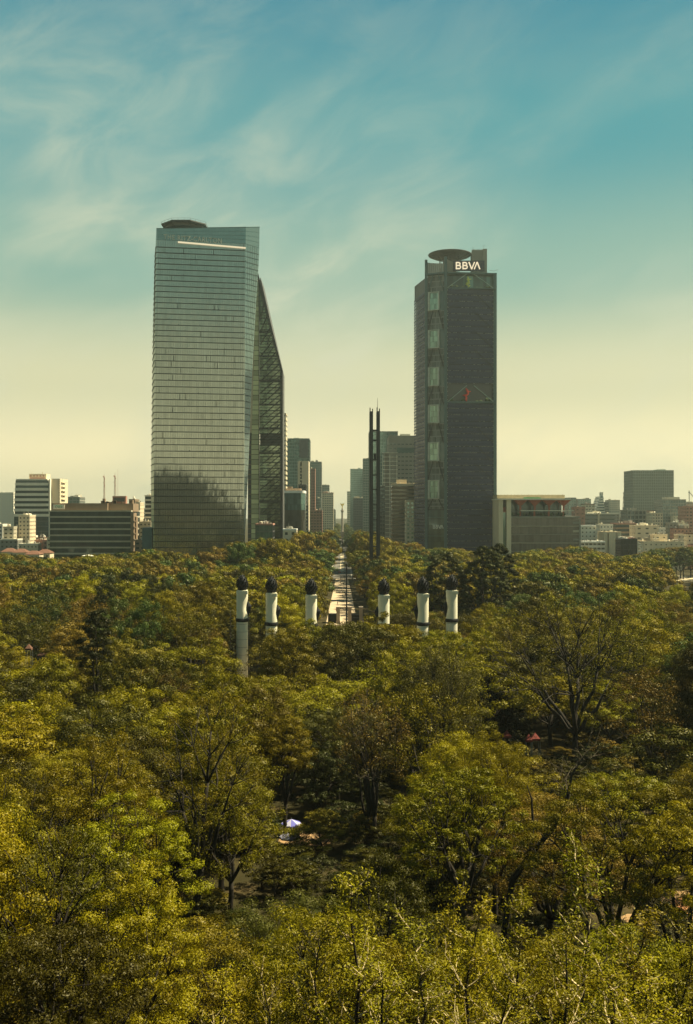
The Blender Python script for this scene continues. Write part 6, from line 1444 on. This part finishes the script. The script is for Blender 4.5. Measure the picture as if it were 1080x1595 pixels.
for yy, x in cand:
    px = 540 + x * F / yy; st = rt.choice(['round', 'round', 'wide', 'tall', 'airy', 'round']); s = rt.uniform(.74, 1.20); sz = rt.uniform(.78, 1.28)
    H = BH[st] * sz * (rt.uniform(.72, 1.0) if rt.random() < .35 else 1); H = max(H, 12)
    R = BR[st] * s
    if yy > 330: H = BH[st] * rt.uniform(.95, 1.22)
    if yy > 120:
        zc = H0 - (crest(px) - 797.5) * yy / F     # never above the canopy line
        if yy > ymax(px) - 90: H = max(H, min(34, zc - rt.uniform(0, 5) ** 1.35))
        H = min(H, max(zc - rt.uniform(0, 1.5), 9)) if zc > 9 else H
    elif yy > 70: H = min(H, 21)
    H = try_tree(x, yy, R, H)
    if H is None or px < -110 or px > 1190: continue
    k = yy + rt.uniform(-30, 30)
    u = rt.random()
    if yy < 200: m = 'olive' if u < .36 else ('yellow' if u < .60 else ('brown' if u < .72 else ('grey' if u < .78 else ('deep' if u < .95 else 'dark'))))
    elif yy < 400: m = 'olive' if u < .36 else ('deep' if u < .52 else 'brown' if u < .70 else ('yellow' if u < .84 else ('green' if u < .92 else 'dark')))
    else: m = 'brown' if u < .34 else ('olive' if u < .66 else ('green' if u < .92 else 'yellow'))
    if nind < 262:
        lod = 0 if yy < 125 else 1; pr_ = rt.choice(PR[(lod, st)]); z_ = next(t for f, t in zones if f(px, yy))
        sh_ = H / BH[st]; lab = f'{shp[st]} {adj[m]} broadleaf tree {z_}'; place_tree(pr_, x, yy, (s, s * rt.uniform(.9, 1.1), sh_), rt.uniform(0, 6.28), m, 'broadleaf_tree', lab, f'{shp[st]} {adj[m]} trees {z_}'); nind += 1; ylast = yy
    else: far.append((x, yy, 0, s, H, m, rt.uniform(0, 6.28)))
print('individual trees', nind, 'to', ylast, 'stuff', len(far))
# trees lining the avenue and around the far blocks
for yy in np.arange(705, 2500, 13.0):
    for side in (-1, 1):
        for row in range(5 if yy < 1300 else 7):
            x = ax(yy) + side * (13.5 + row * 11 + rt.uniform(-2, 2)); px = 540 + x * F / yy
            if (px > 575 and yy < 1000 and px < 648 and yy > 740) or px < 462 - (900 - yy) * .02 and yy > 640: continue
            if px > 604 or px < 447: continue
            H = rt.uniform(15, 21); cz = H0 - (crest(px) - 797.5) * yy / F; far.append((x, yy + rt.uniform(-4, 4), 0, rt.uniform(.8, 1.1), H, 'green' if rt.random() < .7 else 'olive', rt.uniform(0, 6.28)))
for _ in range(150):
    yy = rt.uniform(740, 1000); px = rt.choice([rt.uniform(905, 1100), rt.uniform(905, 1100), rt.uniform(-20, 76)]); x = X(px, yy); H = rt.uniform(6, 12) if px < 1040 else rt.uniform(12, 20)
    if 740 < yy < 900 and 965 < px < 1068: continue
    far.append((x, yy, 0, rt.uniform(.5, .9), H, rt.choice(['green', 'green', 'dark', 'olive']), rt.uniform(0, 6.28)))
# ---- the wood beyond: one mass, built from a few crowns that themselves stand in it
mats_f = ['olive', 'brown', 'green', 'yellow', 'dark', 'deep']; FP = []
for i, s_ in enumerate(['round', 'wide', 'tall']):
    FP.append(proto(2000 + i, 2, s_))
variants = []
spots_f = [f for f in far if 300 < f[1] < 480][::17]
for i in range(3):
    for j, m in enumerate(mats_f):
        c = FP[i][0].copy(); c.materials.clear(); c.materials.append(LM[m]); f = spots_f[(i * 6 + j) % len(spots_f)] if spots_f else (0, 400, 0, 1, 18, m, 0)
        if f in far: far.remove(f)
        h0 = (20, 19, 22)[i]; px = 540 + f[0] * F / f[1]
        side = 'left of the avenue' if px < 540 else 'right of the avenue'
        root = place_tree((c, FP[i][1]), f[0], f[1], (f[3], f[3], f[4] / h0), f[6], None, 'broadleaf_tree', f'{["rounded","wide flat-topped","upright"][i]} {adj[m]} tree in the farther park canopy {side}', f'farther {["rounded","wide flat-topped","upright"][i]} {adj[m]} trees {side}')
        variants.append((root.children[0], root.children[1], h0, m, i))
def woodland(name, items):
    me = bpy.data.meshes.new(name); me.from_pydata([(a[0], a[1], gz(a[0], a[1])) for a in items], [], [])
    V_ = []; S_ = []; Rt = []
    for a in items:
        i = rt.randint(0, 2); j = mats_f.index(a[5]); V_.append(i * 6 + j); h0 = (20, 19, 22)[i]; S_ += [a[3], a[3], a[4] / h0]; Rt += [0, 0, a[6]]
    at = me.attributes.new('variant', 'INT', 'POINT'); at.data.foreach_set('value', V_)
    at = me.attributes.new('tsize', 'FLOAT_VECTOR', 'POINT'); at.data.foreach_set('vector', S_)
    at = me.attributes.new('trot', 'FLOAT_VECTOR', 'POINT'); at.data.foreach_set('vector', Rt)
    ob = link(name, me); tag(ob, kind='stuff')
    ob['label'] = 'continuous mass of treetops filling the farther park and lining the avenue'; ob['category'] = 'woodland'
    ng = bpy.data.node_groups.new(name, 'GeometryNodeTree'); ng.interface.new_socket('Geometry', in_out='INPUT', socket_type='NodeSocketGeometry'); ng.interface.new_socket('Geometry', in_out='OUTPUT', socket_type='NodeSocketGeometry')
    N = ng.nodes.new; K = ng.links.new; gi = N('NodeGroupInput'); go = N('NodeGroupOutput'); jn = N('GeometryNodeJoinGeometry'); K(jn.outputs[0], go.inputs[0])
    def attr(nm, ty): n = N('GeometryNodeInputNamedAttribute'); n.data_type = ty; n.inputs[0].default_value = nm; return n.outputs[0]
    va, ts, tr_ = attr('variant', 'INT'), attr('tsize', 'FLOAT_VECTOR'), attr('trot', 'FLOAT_VECTOR')
    er = N('FunctionNodeEulerToRotation'); K(tr_, er.inputs[0])
    for k, (a, c, h0, m, i) in enumerate(variants):
        cmp = N('FunctionNodeCompare'); cmp.data_type = 'INT'; cmp.operation = 'EQUAL'; K(va, cmp.inputs[2]); cmp.inputs[3].default_value = k
        for o in (a, c):
            oi = N('GeometryNodeObjectInfo'); oi.transform_space = 'ORIGINAL'; oi.inputs[0].default_value = o; oi.inputs[1].default_value = True
            ip = N('GeometryNodeInstanceOnPoints'); K(gi.outputs[0], ip.inputs['Points']); K(cmp.outputs[0], ip.inputs['Selection']); K(oi.outputs['Geometry'], ip.inputs['Instance']); K(er.outputs[0], ip.inputs['Rotation']); K(ts, ip.inputs['Scale']); K(ip.outputs[0], jn.inputs[0])
    md = ob.modifiers.new('wood', 'NODES'); md.node_group = ng
    return ob
woodland('woodland', far)
# undergrowth between the near trunks and the wooded hill behind the camera
ug = []
for _ in range(1500):
    yy = 55 + 260 * rt.random() ** .8; x = rt.uniform(-.4, .4) * yy; px = 540 + x * F / yy; R = 2.5
    if any(i_ > 4 and a - 14 < px < c + 14 and t - 30 < 797.5 + (H0 - gz(x, yy)) * F / yy < bb + 40 for i_, (a, c, t, bb, yl) in enumerate(windows)): continue
    if abs(x) < 30 and 245 < yy < 300: continue
    ug.append((x, yy, 0, rt.uniform(.22, .45), rt.uniform(2.0, 5.5), rt.choice(['dark', 'deep', 'deep', 'dark', 'brown']), rt.uniform(0, 6.28)))  # mostly dark leaf tones, painting in the shade of the gaps between crowns
for _ in range(520):
    yy = rt.uniform(-170, -14); x = rt.uniform(-170, 72); ug.append((x, yy, 0, rt.uniform(.5, .7), rt.uniform(3.5, 5), 'dark', rt.uniform(0, 6.28)))
o = woodland('undergrowth', ug); o['label'] = 'dense shrubs and saplings carpeting the ground under the park trees'; o['category'] = 'undergrowth'

# ------------------------------------------------------------------ haze
b = MB(); b.box(-7600, 7600, -1500, 7600, -1.5, 262); hz = b.build('haze', None or M['white']); hz.data.materials.clear()
m = bpy.data.materials.new('valley_haze'); t = nodes_of(m); v = t.nodes.new('ShaderNodeVolumePrincipled'); v.inputs['Color'].default_value = (0.78, 0.84, 0.74, 1); v.inputs['Density'].default_value = 0.000115; v.inputs['Anisotropy'].default_value = 0.6
t.links.new(v.outputs[0], t.nodes.new('ShaderNodeOutputMaterial').inputs['Volume']); hz.data.materials.append(m); tag(hz, kind='stuff')
